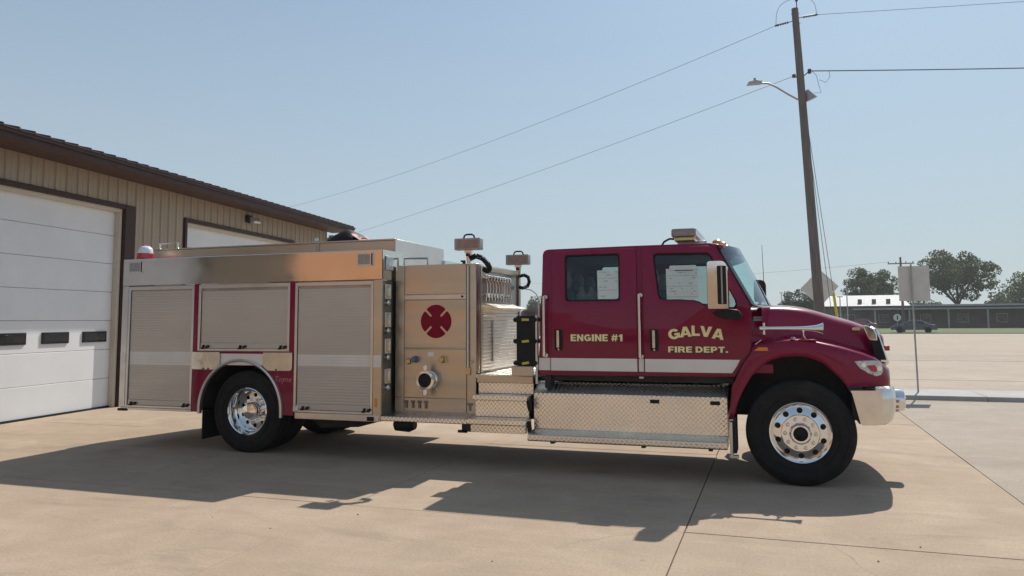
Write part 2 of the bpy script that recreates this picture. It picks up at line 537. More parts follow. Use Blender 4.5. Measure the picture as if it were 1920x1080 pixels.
def text_mesh(txt, name, x0, x1, z0, z1, y, mat, parent, depth=0.0015, bold=0.02, shear=0.0, grow=0.0, rot=0.0):
    """flat lettering on the XZ plane, filling the given box"""
    cu = bpy.data.curves.new(name, 'FONT')
    cu.body = txt; cu.size = 1.0; cu.offset = bold; cu.shear = shear; cu.resolution_u = 4
    cu.space_character = 1.08
    tmp = bpy.data.objects.new(name, cu); COL.objects.link(tmp)
    bpy.context.view_layer.update()
    me = bpy.data.meshes.new_from_object(tmp.evaluated_get(bpy.context.evaluated_depsgraph_get()))
    bpy.data.objects.remove(tmp); bpy.data.curves.remove(cu)
    co = np.zeros(len(me.vertices) * 3); me.vertices.foreach_get('co', co); co = co.reshape(-1, 3)
    mn, mx = co.min(0), co.max(0)
    u = (co[:, 0] - mn[0]) / (mx[0] - mn[0]); v = (co[:, 1] - mn[1]) / (mx[1] - mn[1])
    X = (x0 - grow) + u * (x1 - x0 + 2 * grow); Z = (z0 - grow) + v * (z1 - z0 + 2 * grow)
    cx, cz = (x0 + x1) / 2, (z0 + z1) / 2
    X2 = cx + (X - cx) * cos(rot) - (Z - cz) * sin(rot); Z2 = cz + (X - cx) * sin(rot) + (Z - cz) * cos(rot)
    bm = bmesh.new(); bm.from_mesh(me); bpy.data.meshes.remove(me)
    for vv, a, b in zip(bm.verts, X2, Z2): vv.co = (a, y, b)
    fs = list(bm.faces)
    for f in fs:
        if f.normal.y > 0: f.normal_flip()
    g = bmesh.ops.extrude_face_region(bm, geom=fs)
    for e in g['geom']:
        if isinstance(e, bmesh.types.BMVert): e.co.y += depth
    m = M(); m.bm.free(); m.bm = bm
    return m.build(name, mat, parent, smooth=0)

# ================================================================ SETTING
m = M(); m.box(-700, 700, -200, 1500, -0.5, -0.06)
struct(m.build('ground', 'lot_concrete', smooth=0))

# apron: slabs with open joints over a dark bed
apron = bpy.data.objects.new('concrete_apron', None); COL.objects.link(apron); struct(apron)
bed = M(); bed.box(-30, 2.05, -16, 17.1, -0.055, -0.018); bed.build('joint_bed', 'joint_filler', apron, smooth=0)
JX = [(-27.6, 0.006), (-24.62, 0.006), (-21.64, 0.006), (-18.64, 0.006), (-15.65, 0.006), (-12.66, 0.006), (-9.67, 0.006), (-6.69, 0.004), (-3.70, 0.004), (-0.72, 0.010), (2.05, 0.006)]
JY = [(-15.3, 0.008), (-11.7, 0.008), (-8.1, 0.008), (-4.5, 0.008), (-0.9, 0.008), (2.66, 0.008), (6.245, 0.009), (9.85, 0.008), (13.45, 0.008), (17.05, 0.008)]
for i in range(len(JX) - 1):
    for j in range(len(JY) - 1):
        (xa, ga), (xb, gb) = JX[i], JX[i + 1]
        (ya, ha), (yb, hb) = JY[j], JY[j + 1]
        m = M()
        dz = random.uniform(-0.0015, 0.0015)
        m.box(xa + ga / 2, xb - gb / 2, ya + ha / 2, yb - hb / 2, -0.05, dz)
        m.build('slab', 'apron_concrete', apron, bevel=0.004, seg=2, smooth=30)
# grey pavement east of the apron
m = M()
pts = [(2.07, -30), (40, -30), (40, 17.6), (2.07, 17.6)]
m.prism([(x, y, -0.012) for x, y in pts], (0, 0, 0), (0, 0, -0.03))
struct(m.build('side_pavement', 'grey_pavement', smooth=0))
# kerb and walk with the sign post
kw = bpy.data.objects.new('kerb_walk', None); COL.objects.link(kw); struct(kw)
for k in range(26):
    m = M(); x = -12 + k * 1.6
    m.box(x + 0.004, x + 1.596, 17.72, 19.3, -0.05, 0.075); m.build('walk_slab', 'kerb_concrete', kw, bevel=0.012, smooth=30)
m = M(); m.box(-30, 60, 19.4, 92, -0.058, -0.02); struct(m.build('gravel_lot', 'lot_concrete', smooth=0))
m = M(); m.box(-70, 120, 92, 124, -0.058, 0.05); struct(m.build('grass_strip', 'grass_ground', smooth=0))
m = M(); m.box(-200, 200, 124, 300, -0.055, 0.02); struct(m.build('far_lawn', 'grass_ground', smooth=0))
# worn bands across the lot
for ya, yb in ((23.5, 26.2), (34, 40)):
    m = M(); m.box(-30, 60, ya, yb, -0.03, -0.014); struct(m.build('road', 'grey_pavement' if ya > 30 else 'lot_concrete', smooth=0))
# bits lying on the slabs
m = M()
for (x, y) in [(-3.9, 5.35), (-3.45, 5.95), (0.95, 6.35), (0.62, 5.9), (-4.6, 5.5), (-1.9, 5.1)]:
    r = random.uniform(0.004, 0.008)
    m.lathe([(r, 0.001), (r * 1.1, r * 0.5), (r * 0.5, r * 0.9)], (x, y, 0.0015), 'z', 5, cap1=True)
m.build('debris', 'joint_filler', kind='stuff', smooth=0)
def crack(pts, w):
    q = M()
    for (xa, ya), (xb, yb_) in zip(pts, pts[1:]):
        n = 9
        d = Vector((xb - xa, yb_ - ya)); nn = Vector((-d.y, d.x)).normalized()
        P = []
        for i in range(n + 1):
            p = Vector((xa, ya)) + d * (i / n) + nn * random.uniform(-0.018, 0.018) * (0 if i in (0, n) else 1)
            ww = w * random.uniform(0.35, 1.0)
            P.append([(p.x - nn.x * ww, p.y - nn.y * ww, 0.0022), (p.x + nn.x * ww, p.y + nn.y * ww, 0.0022)])
        q.grid(P)
    q.build('crack', 'joint_filler', apron, smooth=0)
crack([(-0.90, 6.24), (-1.45, 5.75), (-1.55, 5.5)], 0.0016)
crack([(0.35, 6.24), (0.62, 5.4), (0.50, 4.7)], 0.0013)

# ================================================================ FIRE ENGINE
YB = 8.2            # near body side
YC = 9.42           # centre line
YFAR = 2 * YC - YB
fe = thing('fire_engine', 'maroon four-door fire engine with steel pump body and gold lettering parked on the concrete', 'fire engine', (-3.0, YC, 0))

def mir(y): return 2 * YC - y

# ---- rear body
WX, WR = -6.44, 0.52
AX, AZ, AR = -6.485, 0.545, 0.615
X0, X1 = -8.46, -4.46
arch = arc(AX, AZ, AR, 180, 0, 28)
out = [(X0 + 0.004, 0.515), (-8.456, 2.16), (X1 - 0.02, 2.16), (X1 - 0.02, 0.50), (AX + AR, 0.50)] + [(x, z) for x, z in reversed(arch)] + [(AX - AR, 0.515)]
m = M(); m.plate(out, YB + 0.03, YFAR - 0.03)
body = m.build('pump_body', 'brushed_steel_dark', fe, smooth=30)
# red lower flank with arch
fl = [(-7.246, 0.50), (-7.246, 1.285), (-5.684, 1.285), (-5.684, 0.50), (AX + AR, 0.50)] + list(reversed(arch)) + [(AX - AR, 0.50)]
m = M(); m.plate(fl, YB + 0.006, YB + 0.031); m.build('red_flank', 'red_paint', fe, bevel=0.003)
m = M(); m.plate([(-7.246, 1.27), (-7.246, 2.165), (-7.172, 2.165), (-7.172, 1.27)], YB + 0.002, YB + 0.031)
m.build('red_post', 'red_paint', fe, bevel=0.003)
m = M(); m.plate([(-5.757, 1.27), (-5.757, 2.165), (-5.684, 2.165), (-5.684, 1.27)], YB + 0.002, YB + 0.031)
m.build('red_post', 'red_paint', fe, bevel=0.003)
# upper fascia: folded sheet, a little oil-canned by its relief
m = M()
P = []
for i in range(61):
    x = X0 + (X1 - X0) * i / 60
    w = 0.0022 * sin((x - X0) * 2.5) + 0.001 * sin((x - X0) * 6.1 + 1)
    P.append([(x, YB + 0.035, 2.166), (x, YB + 0.001, 2.168)] + [(x, YB + w * sin(pi * k / 6), 2.168 + (2.522 - 2.168) * k / 6) for k in range(1, 6)] + [(x, YB + 0.001, 2.522), (x, YB + 0.012, 2.530), (x, YB + 0.55, 2.530)])
m.grid(P)
m.box(X0, X0 + 0.004, YB + 0.036, YB + 0.55, 2.168, 2.5295); m.box(X1 - 0.004, X1, YB + 0.013, YB + 0.55, 2.168, 2.5295)
m.build('upper_fascia', 'polished_steel', fe, smooth=30)
m = M(); m.box(X0 + 0.005, X1 - 0.005, YFAR - 0.56, YFAR, 2.166, 2.53); m.build('far_fascia', 'polished_steel', fe, bevel=0.008)
# frames, posts and rolling doors
def post(x0, x1, z0, z1, mat='aluminium_trim', y=YB):
    q = M(); q.box(x0, x1, y, y + 0.03, z0, z1); return q.build('door_post', mat, fe, bevel=0.004)
post(-8.459, -8.36, 0.53, 2.163); post(-4.573, -4.46, 0.50, 2.163, 'brushed_steel')
def stripe_piece(x0, x1, z0=1.112, z1=1.255, name='reflective_stripe'):
    q = M(); q.box(x0, x1, YB - 0.004, YB + 0.012, z0, z1); q.build(name, 'reflective_band', fe)
stripe_piece(-8.455, -8.37); stripe_piece(-4.57, -4.463)

def rolling_door(x0, x1, z0, z1, latch, stripe=True):
    fw = 0.034
    q = M()
    q.box(x0, x0 + fw, YB - 0.003, YB + 0.03, z0, z1); q.box(x1 - fw, x1, YB - 0.003, YB + 0.03, z0, z1)
    q.box(x0 + fw, x1 - fw, YB - 0.003, YB + 0.03, z1 - 0.045, z1); q.box(x0 + fw, x1 - fw, YB - 0.001, YB + 0.03, z0, z0 + 0.028)
    d = q.build('rolling_door', 'aluminium_trim', fe, bevel=0.003)
    q = M(); q.box(x0 + fw - 0.002, x1 - fw + 0.002, YB + 0.0305, YB + 0.0325, z0 + 0.01, z1 - 0.01)
    q.build('door_track', 'black_rubber', d)
    # each slat a shallow hook profile
    q = M()
    a, b = x0 + fw + 0.008, x1 - fw - 0.008
    pitch = 0.0355; z = z0 + 0.105; k = 0
    while z + pitch < z1 - 0.046:
        zm = z + pitch / 2
        q.mat(1 if (stripe and 1.112 < zm < 1.26) else 0)
        prof = [(0.0168, z), (0.0162, z + 0.003), (0.0159, z + pitch * 0.5), (0.0162, z + pitch - 0.004), (0.0168, z + pitch - 0.001)]
        q.grid([[(a, YB + y, zz) for y, zz in prof], [(b, YB + y, zz) for y, zz in prof]])
        z += pitch
    q.mat(0)
    q.build('slats', ['satin_aluminium', 'reflective_band'], d, kind='stuff', smooth=40)
    q = M(); q.box(a, b, YB + 0.004, YB + 0.02, z0 + 0.030, z0 + 0.104); q.build('lift_bar', 'satin_aluminium', d, bevel=0.006)
    for x in latch:
        q = M()
        q.box(x - 0.055, x - 0.012, YB - 0.016, YB + 0.004, z0 + 0.022, z0 + 0.045)
        q.box(x - 0.030, x - 0.008, YB - 0.022, YB + 0.004, z0 + 0.04, z0 + 0.075)
        q.prism([(x + 0.012, YB - 0.02, z0 + 0.03), (x + 0.07, YB - 0.02, z0 + 0.045), (x + 0.062, YB - 0.02, z0 + 0.075), (x + 0.03, YB - 0.02, z0 + 0.068)], (0, 0, 0), (0, 0.024, 0))
        q.build('latch', 'black_plastic', d, bevel=0.003)
    return d
rolling_door(-8.352, -7.247, 0.53, 2.150, (-8.22, -7.34))
rolling_door(-7.170, -5.759, 1.292, 2.152, (-7.05, -6.47, -5.86), False)
rolling_door(-5.682, -4.575, 0.548, 2.150, (-5.52, -4.66))
# rails under the doors
m = M(); m.box(-8.31, -7.25, YB + 0.0, YB + 0.03, 0.497, 0.527); m.build('lower_rail', 'aluminium_trim', fe, bevel=0.004)
m = M(); m.box(-5.66, -4.49, YB - 0.004, YB + 0.035, 0.466, 0.545); m.build('lower_rail', 'aluminium_trim', fe, bevel=0.006)
m = M(); m.box(-5.69, -5.61, YB - 0.004, YB + 0.02, 0.55, 0.63); m.build('corner_lamp', 'clear_lens', fe, bevel=0.008)
m = M(); m.box(-4.645, -4.55, YB - 0.010, YB + 0.02, 0.475, 0.525); m.build('marker_block', 'black_plastic', fe, bevel=0.004)
m = M(); m.box(-4.545, -4.515, YB - 0.010, YB + 0.012, 0.64, 0.74); m.build('side_marker', 'amber_lens', fe, bevel=0.005)
m = M(); m.box(-8.47, -8.33, YB - 0.008, YB + 0.04, 0.478, 0.51); m.build('marker_block', 'black_plastic', fe, bevel=0.004)
# plates above the arch
def kplate(pts):
    q = M(); q.plate(pts, YB - 0.022, YB + 0.0055); return q
kplate([(-7.240, 1.278), (-7.240, 1.085)] + arc(-7.205, 1.085, 0.035, 180, 270, 4) + [(-6.88, 1.050), (-6.80, 1.105), (-6.80, 1.278)]).build('corner_plate', 'chrome_worn', fe, bevel=0.010)
kplate([(-6.13, 1.278), (-6.13, 1.105), (-6.06, 1.050), (-5.74, 1.050)] + arc(-5.735, 1.085, 0.035, 270, 360, 4) + [(-5.70, 1.278)]).build('corner_plate', 'chrome_worn', fe, bevel=0.010)
m = M(); m.plate([(-6.795, 1.112), (-6.795, 1.258), (-6.135, 1.258), (-6.135, 1.112)], YB - 0.001, YB + 0.0055); m.build('reflective_stripe', 'reflective_band', fe)
for x in (-7.05, -6.97, -5.93):
    m = M(); m.lathe([(0.012, 0.0), (0.010, -0.006)], (x, YB - 0.022, 1.064), 'y', 10, cap1=True); m.build('bolt', 'black_plastic', fe)
# bright arch moulding
m = M()
P = []
for i in range(41):
    a = R(180 - 180 * i / 40)
    P.append([(AX + r * cos(a), YB + dy, AZ + r * sin(a)) for r, dy in ((AR - 0.004, 0.03), (AR - 0.004, -0.018), (AR + 0.012, -0.026), (AR + 0.030, -0.020), (AR + 0.034, 0.006))])
P = [[(x, y, z - 0.06) for x, y, z in P[0]]] + P + [[(x, y, z - 0.075) for x, y, z in P[-1]]]
m.grid(P); m.build('arch_moulding', 'aluminium_trim', fe, smooth=40)
# wheel well liner and mud flap
m = M()
P = []
for i in range(25):
    a = R(180 - 180 * i / 24)
    P.append([(AX + (AR - 0.006) * cos(a), y, AZ + (AR - 0.006) * sin(a)) for y in (YB + 0.032, YB + 0.75)])
m.grid(P); m.box(AX - AR, AX + AR, YB + 0.75, YB + 0.77, 0.52, AZ + AR); m.build('wheel_well', 'chassis_black', fe)
m = M(); m.box(-7.115, -7.10, YB + 0.06, YB + 0.66, 0.145, 0.56); m.build('mud_flap', 'black_rubber', fe)
m = M(); m.box(-7.115, -7.10, mir(YB + 0.66), mir(YB + 0.06), 0.145, 0.56); m.build('mud_flap', 'black_rubber', fe)
# scene lamps let into the fascia
def surface_lamp(x0, x1, z0, z1):
    q = M(); q.plate(rrect(x0, x1, z0, z1, 0.012), YB - 0.016, YB + 0.004, [rrect(x0 + 0.022, x1 - 0.045, z0 + 0.022, z1 - 0.022, 0.008)])
    o = q.build('surface_lamp', 'aluminium_trim', fe, bevel=0.004)
    q = M(); q.box(x0 + 0.02, x1 - 0.043, YB - 0.008, YB + 0.001, z0 + 0.02, z1 - 0.02); q.build('lens', 'grey_lens', o)
    q = M(); q.box(x1 - 0.026, x1 - 0.010, YB - 0.019, YB - 0.012, z0 + 0.012, z1 - 0.012); q.build('side_gasket', 'black_plastic', o)
surface_lamp(-8.364, -8.118, 2.338, 2.500); surface_lamp(-4.805, -4.575, 2.332, 2.497)
for x in (-5.55, -5.1, -4.56, -4.50, -5.62):
    m = M(); m.lathe([(0.008, 0), (0.006, -0.004)], (x, YB, 2.20 if x != -4.56 else 2.19), 'y', 8, cap1=True); m.build('rivet', 'chrome_worn', fe)
# lettering in script beside the arch
text_mesh('Toyne', 'script_lettering', -5.955, -5.715, 0.885, 0.985, YB + 0.0035, 'script_pink', fe, bold=0.012, shear=0.35)
# front corner face of the body with chrome bezels and caps
m = M(); m.box(X1 - 0.019, X1, YB + 0.032, YFAR - 0.04, 0.502, 2.163); m.build('body_corner', 'corner_steel', fe, bevel=0.004)
for z in (2.02, 1.68, 1.36, 1.00):
    m = M()
    for (a, b, c, d) in ((0.06, 0.20, -0.09, 0.09),):
        yy0, yy1 = YB + a, YB + b
        m.box(X1, X1 + 0.022, yy0, yy0 + 0.03, z + c, z + d); m.box(X1, X1 + 0.022, yy1 - 0.03, yy1, z + c, z + d)
        m.box(X1, X1 + 0.022, yy0 + 0.03, yy1 - 0.03, z + d - 0.03, z + d); m.box(X1, X1 + 0.022, yy0 + 0.03, yy1 - 0.03, z + c, z + c + 0.03)
        m.box(X1, X1 + 0.008, yy0 + 0.03, yy1 - 0.03, z + c + 0.03, z + d - 0.03)
    bz = m.build('cap_bezel', 'chrome_worn', fe, bevel=0.005)
    m = M(); m.lathe([(0.036, 0), (0.036, 0.03), (0.022, 0.045)], (X1, YB + 0.12, z - 0.135), 'x', 16, cap1=True); m.build('cap', 'chrome_worn', bz)
m = M(); m.box(X1, X1 + 0.02, YB + 0.08, YB + 0.26, 2.28, 2.46); m.build('front_lamp', 'clear_lens', fe, bevel=0.01)
# hose bed walls above the near compartments
HB0, HB1, HBX = YB + 0.42, mir(YB + 0.62) + 0.1, -4.50
m = M()
m.box(X0 + 0.06, HBX - 0.012, HB0, HB0 + 0.02, 2.45, 2.685)
m.box(X0 + 0.06, HBX - 0.012, HB1 - 0.02, HB1, 2.45, 2.69)
m.build('hose_bed_side', 'brushed_steel', fe, bevel=0.003)
m = M(); m.box(X0 + 0.06, HBX, HB0 - 0.018, HB0 + 0.035, 2.686, 2.705); m.build('hose_bed_rail', 'brushed_steel', fe, bevel=0.004)
m = M(); m.box(-5.665, -5.61, HB0 - 0.012, HB0 - 0.001, 2.56, 2.685); m.build('joint_strip', 'brushed_steel_dark', fe)
m = M(); m.box(HBX - 0.011, HBX, HB0, HB1, 2.36, 2.70); m.build('hose_bed_front', 'aluminium_trim', fe, bevel=0.003)
m = M(); m.box(X0 + 0.06, HBX - 0.013, HB0 + 0.021, HB1 - 0.021, 2.40, 2.60); m.build('hose_bed_floor', 'black_vinyl', fe)
# black vinyl cover bunched on the far side of the bed, red apron at its front
m = M()
P = []
for i in range(15):
    t = i / 14
    x = -6.02 + 0.46 * t
    h = 0.285 * (sin(pi * min(1, 0.16 + 0.72 * t)) ** 0.6)
    P.append([(x, 9.35 + 0.62 * k / 8, 2.60 + h * (1 - abs(k / 4 - 1) ** 2.6) + 0.012 * sin(9 * t + k) + 0.10) for k in range(9)])
m.grid(P); m.box(-6.03, -5.60, 9.36, 9.96, 2.601, 2.72); m.build('hose_cover', 'black_vinyl', fe, smooth=60, label='bunched black vinyl cover on top of the hose bed')
m = M()
P = []
for i in range(9):
    t = i / 8
    P.append([(-5.62 + 0.28 * t, 9.42 + 0.5 * k / 5, 2.90 - 0.16 * t ** 0.7 + 0.008 * sin(7 * t + 2 * k)) for k in range(6)])
m.grid(P); m.box(-5.61, -5.38, 9.42, 9.92, 2.601, 2.70); m.build('hose_cover', 'red_vinyl', fe, smooth=60, label='red end flap of the hose bed cover')
m = M(); m.lathe([(0.03, -0.02), (0.035, 0.0), (0.03, 0.03)], (-5.72, 8.70, 2.735), 'z', 12, cap0=True, cap1=True); m.build('marker_lamp', 'clear_lens', fe)
# beacon and rear hand rail
m = M(); m.lathe([(0.115, 0.0), (0.118, 0.02), (0.112, 0.085), (0.10, 0.09)], (-8.245, YB + 0.16, 2.53), 'z', 24, cap0=True, cap1=True); bc = m.build('beacon', 'red_lens', fe)
m = M(); m.lathe([(0.098, 0.091), (0.097, 0.13), (0.085, 0.165), (0.055, 0.19), (0.01, 0.20)], (-8.245, YB + 0.16, 2.53), 'z', 24, cap1=True); m.build('dome', 'beacon_white', bc)
m = M(); m.tube([(-8.42, 8.78, 2.80), (-8.06, 8.78, 2.80)], 0.008)
for x in (-8.40, -8.08):
    m.lathe([(0.03, 0), (0.033, 0.015), (0.02, 0.03), (0.014, 0.03), (0.014, 0.10)], (x, 8.78, 2.70), 'z', 12, cap0=True, cap1=True)
m.build('hand_rail', 'chrome_worn', fe)

# ---- pump module
YP = 8.50
PX0, PX1 = -4.43, -3.345
YPF = 10.14
m = M(); m.box(PX0, PX1 - 0.02, YP + 0.012, YPF, 0.52, 2.345); m.build('pump_housing', 'brushed_steel_dark', fe)
def panel(x0, x1, z0, z1, name='pump_panel', mat='brushed_steel', y=YP, t=0.011, bev=0.003):
    q = M(); q.box(x0, x1, y, y + t, z0, z1); return q.build(name, mat, fe, bevel=bev)
panel(PX0, -4.312, 0.56, 2.348, 'side_strip')
panel(-4.306, -3.488, 1.986, 2.348); p = panel(-4.306, -3.488, 1.922, 1.980, 'hinge_strip', 'aluminium_trim', YP - 0.008, 0.018)
mid = panel(-4.306, -3.488, 1.335, 1.917)
low = panel(-4.306, -3.488, 0.738, 1.322, y=YP + 0.001, t=0.010)
panel(-4.306, -3.488, 1.324, 1.333, 'seam_strip', 'aluminium_trim', YP - 0.006, 0.016)
val = panel(-4.306, -3.488, 0.572, 0.730, y=YP + 0.001, t=0.010)
# folded corner post
m = M(); m.prism([(-3.482, YP - 0.002, 0.56), (-3.41, YP - 0.012, 0.56), (-3.36, YP + 0.004, 0.56), (PX1, YP + 0.05, 0.56), (PX1, YP + 0.10, 0.56), (-3.482, YP + 0.012, 0.56)], (0, 0, 0), (0, 0, 1.788))
m.build('corner_post', 'brushed_steel', fe, bevel=0.006)
m = M(); m.tube([(-3.452, YP - 0.03, 1.04), (-3.452, YP - 0.03, 2.32)], 0.014); m.build('hinge_rod', 'aluminium_trim', fe)
m = M(); m.box(-3.475, -3.42, YP - 0.045, YP - 0.003, 1.02, 1.11); m.box(-3.43, -3.39, YP - 0.03, YP - 0.004, 1.16, 1.19); m.build('rod_clamp', 'brass', fe, bevel=0.005)
m = M(); m.lathe([(0.014, 0), (0.012, -0.014)], (-3.535, YP - 0.008, 1.952), 'y', 12, cap1=True); m.build('panel_lock', 'black_plastic', fe)
# fire service cross
def cross_outline(R0, slit_w, slit_in):
    pts = []
    for k in range(4):
        base = 90 * k
        for j in range(13):
            a = -39 + 78 * j / 12
            rr = R0 * (0.955 + 0.045 * cos(R(a * 2.3)))
            pts.append((rr * cos(R(base + a)), rr * sin(R(base + a))))
        d = R(base + 45); dx, dz = cos(d), sin(d); nx, nz = -dz, dx
        hw = slit_w / 2
        q = R0 * 0.90
        pts.append((dx * q - nx * hw, dz * q - nz * hw)); pts.append((dx * slit_in - nx * hw, dz * slit_in - nz * hw))
        pts.append((dx * slit_in + nx * hw, dz * slit_in + nz * hw)); pts.append((dx * q + nx * hw, dz * q + nz * hw))
    return pts
m = M(); m.plate([(x - 3.882, z + 1.655) for x, z in cross_outline(0.203, 0.026, 0.088)], YP - 0.004, YP + 0.001); m.build('cross_emblem', 'cross_red', mid)
def knob(x, z, r, mat, name, depth=0.05):
    q = M(); q.lathe([(r * 1.25, 0), (r * 1.25, -0.012), (r, -0.016), (r, -depth), (r * 0.8, -depth - 0.01)], (x, YP, z), 'y', 20, cap1=True); return q.build(name, mat, low)
knob(-4.150, 1.196, 0.034, 'blue_cap', 'drain_cap', 0.075); knob(-4.235, 1.172, 0.032, 'brass', 'drain_cap', 0.03); knob(-3.785, 1.200, 0.036, 'brass', 'drain_cap', 0.06)
m = M(); m.box(-3.99, -3.91, YP - 0.003, YP + 0.002, 1.235, 1.285); m.build('instruction_plate', 'white_stripe', low)
# suction intake
ic = (-3.965, 0.955)
m = M(); m.lathe([(0.105, 0.002), (0.108, -0.02), (0.095, -0.03), (0.09, -0.09), (0.112, -0.095), (0.115, -0.135), (0.085, -0.14), (0.08, -0.06)], (ic[0], YP, ic[1]), 'y', 32); inlet = m.build('suction_inlet', 'chrome_worn', low, smooth=30)
m = M(); m.lathe([(0.08, -0.10), (0.04, -0.105), (0.0, -0.105)], (ic[0], YP, ic[1]), 'y', 24); m.build('inlet_strainer', 'black_plastic', inlet)
for dx, dz in ((0.0, 0.145), (0.0, -0.145)):
    m = M(); m.box(ic[0] + dx - 0.028, ic[0] + dx + 0.028, YP - 0.14, YP - 0.09, ic[1] + dz - 0.04, ic[1] + dz + 0.04); m.build('inlet_lug', 'chrome_worn', inlet, bevel=0.01)
for x in (-4.275, -4.185, -4.098, -4.012):
    m = M(); m.box(x - 0.026, x + 0.026, YP - 0.012, YP + 0.002, 0.675, 0.70); m.box(x - 0.010, x + 0.014, YP - 0.02, YP + 0.002, 0.618, 0.675); m.lathe([(0.015, 0), (0.015, -0.022)], (x + 0.004, YP, 0.622), 'y', 12, cap1=True)
    m.build('drain_valve', 'corner_steel', val, bevel=0.002)
m = M(); m.box(-3.468, -3.40, YP - 0.02, YP - 0.008, 0.66, 0.69); m.box(-3.445, -3.42, YP - 0.025, YP - 0.008, 0.60, 0.66); m.build('drain_valve', 'corner_steel', fe, bevel=0.002)
# running board
m = M(); m.box(-4.44, -3.30, 8.145, YP + 0.02, 0.488, 0.545); m.build('running_board', 'tread_plate', fe, bevel=0.01)
m = M(); m.box(-3.42, -3.30, 8.20, 8.26, 0.40, 0.487); m.box(-3.47, -3.36, 8.20, 8.23, 0.385, 0.415); m.build('step_bracket', 'chassis_black', fe)
# hand rail on the module roof
m = M(); m.tube([(-4.415, 8.70, 2.345), (-4.415, 8.70, 2.455), (-4.09, 8.70, 2.445), (-4.09, 8.70, 2.345)], 0.014); m.build('hand_rail', 'brushed_steel_dark', fe)
# module front face: crosslay bay, shelf, rolling shutter
XF = PX1 - 0.018
m = M()
m.box(XF, XF + 0.03, YP + 0.105, YP + 0.16, 0.56, 2.33); m.box(XF, XF + 0.03, YPF - 0.07, YPF, 0.56, 2.33); m.box(XF, XF + 0.03, YP + 0.16, YPF - 0.07, 2.27, 2.33); m.box(XF, XF + 0.03, YP + 0.16, YPF - 0.07, 1.78, 1.84)
m.build('front_frame', 'brushed_steel', fe, bevel=0.004)
m = M(); m.prism([(XF + 0.03, YP + 0.16, 1.86), (XF + 0.03, YPF - 0.32, 1.86), (XF + 0.24, YPF - 0.42, 1.80), (XF + 0.24, YP + 0.16, 1.80)], (0, 0, 0), (0, 0, 0.016)); m.build('shelf', 'aluminium_trim', fe, bevel=0.004)
for k in range(9):
    y = YP + 0.20 + k * 0.105
    m = M()
    m.lathe([(0.024, 0), (0.024, 0.05), (0.034, 0.055), (0.034, 0.085), (0.012, 0.09)], (XF + 0.002, y, 2.185), 'x', 12, cap1=True)
    m.tube([(XF + 0.06, y, 2.185), (XF + 0.075, y + 0.012, 2.06), (XF + 0.05, y + 0.016, 1.90)], 0.011, 8)
    m.lathe([(0.02, 0), (0.02, 0.05), (0.028, 0.055), (0.028, 0.08)], (XF + 0.002, y + 0.03, 1.97), 'x', 12, cap1=True)
    m.build('discharge_valve', 'chrome_worn' if k % 3 else 'chrome', fe)
m = M()
a, b, z = YP + 0.165, YPF - 0.075, 1.05
while z < 1.775:
    m.grid([[(XF + 0.004 + y, yy, z + zz) for y, zz in ((0.0, 0.0), (0.009, 0.006), (0.011, 0.022), (0.009, 0.038), (0.0, 0.0435))] for yy in (a, b)])
    z += 0.044
m.build('shutter_slats', 'aluminium_trim', fe, kind='stuff', smooth=40)
m = M(); m.box(XF + 0.016, XF + 0.03, YP + 0.52, YP + 0.56, 1.15, 1.66); m.build('shutter_strap', 'aluminium_trim', fe, bevel=0.003)
m = M(); m.box(XF + 0.016, XF + 0.035, YP + 0.18, YP + 0.60, 1.72, 1.745); m.build('shutter_bar', 'aluminium_trim', fe, bevel=0.003)
# tripod scene lights with coiled leads
def scene_light(cx, cy, z, lab):
    q = M(); q.plate(rrect(cx - 0.165, cx + 0.165, z, z + 0.14, 0.012), cy - 0.05, cy + 0.05)
    o = q.build('scene_light', 'grey_housing', fe, bevel=0.006, label=lab)
    q = M(); q.box(cx - 0.135, cx + 0.140, cy - 0.054, cy - 0.0505, z + 0.02, z + 0.12); q.build('lens', 'lightbar_lens', o)
    q = M(); q.tube([(cx - 0.065, cy, z + 0.14), (cx - 0.055, cy, z + 0.175), (cx - 0.03, cy, z + 0.188), (cx + 0.04, cy, z + 0.188), (cx + 0.065, cy, z + 0.175), (cx + 0.075, cy, z + 0.14)], 0.011); q.build('carry_handle', 'black_plastic', o)
    q = M(); q.box(cx - 0.045, cx + 0.045, cy - 0.03, cy + 0.03, z - 0.035, z - 0.001)
    q.prism([(cx - 0.02, cy - 0.02, z - 0.14), (cx + 0.025, cy - 0.02, z - 0.14), (cx + 0.035, cy - 0.02, z - 0.035), (cx - 0.03, cy - 0.02, z - 0.035)], (0, 0, 0), (0, 0.04, 0))
    q.lathe([(0.022, 0.0), (0.022, 0.06)], (cx, cy, z - 0.155), 'z', 12, cap1=True)
    q.build('yoke', 'chrome_worn', o, bevel=0.004)
    q = M(); q.lathe([(0.016, 0), (0.02, -0.03)], (cx + 0.0, cy - 0.02, z - 0.06), 'y', 10, cap1=True); q.lathe([(0.02, 0), (0.02, 0.025)], (cx - 0.06, cy, z - 0.16), 'z', 10, cap1=True); q.box(cx - 0.1, cx - 0.045, cy - 0.01, cy + 0.01, z - 0.14, z - 0.12); q.build('clamp_screw', 'black_plastic', o)
    return o
l1 = scene_light(-3.425, 8.43, 2.502, 'nearer boxy scene light above the pump panel')
l2 = scene_light(-3.345, 10.06, 2.432, 'smaller looking scene light at the far end of the pump housing')
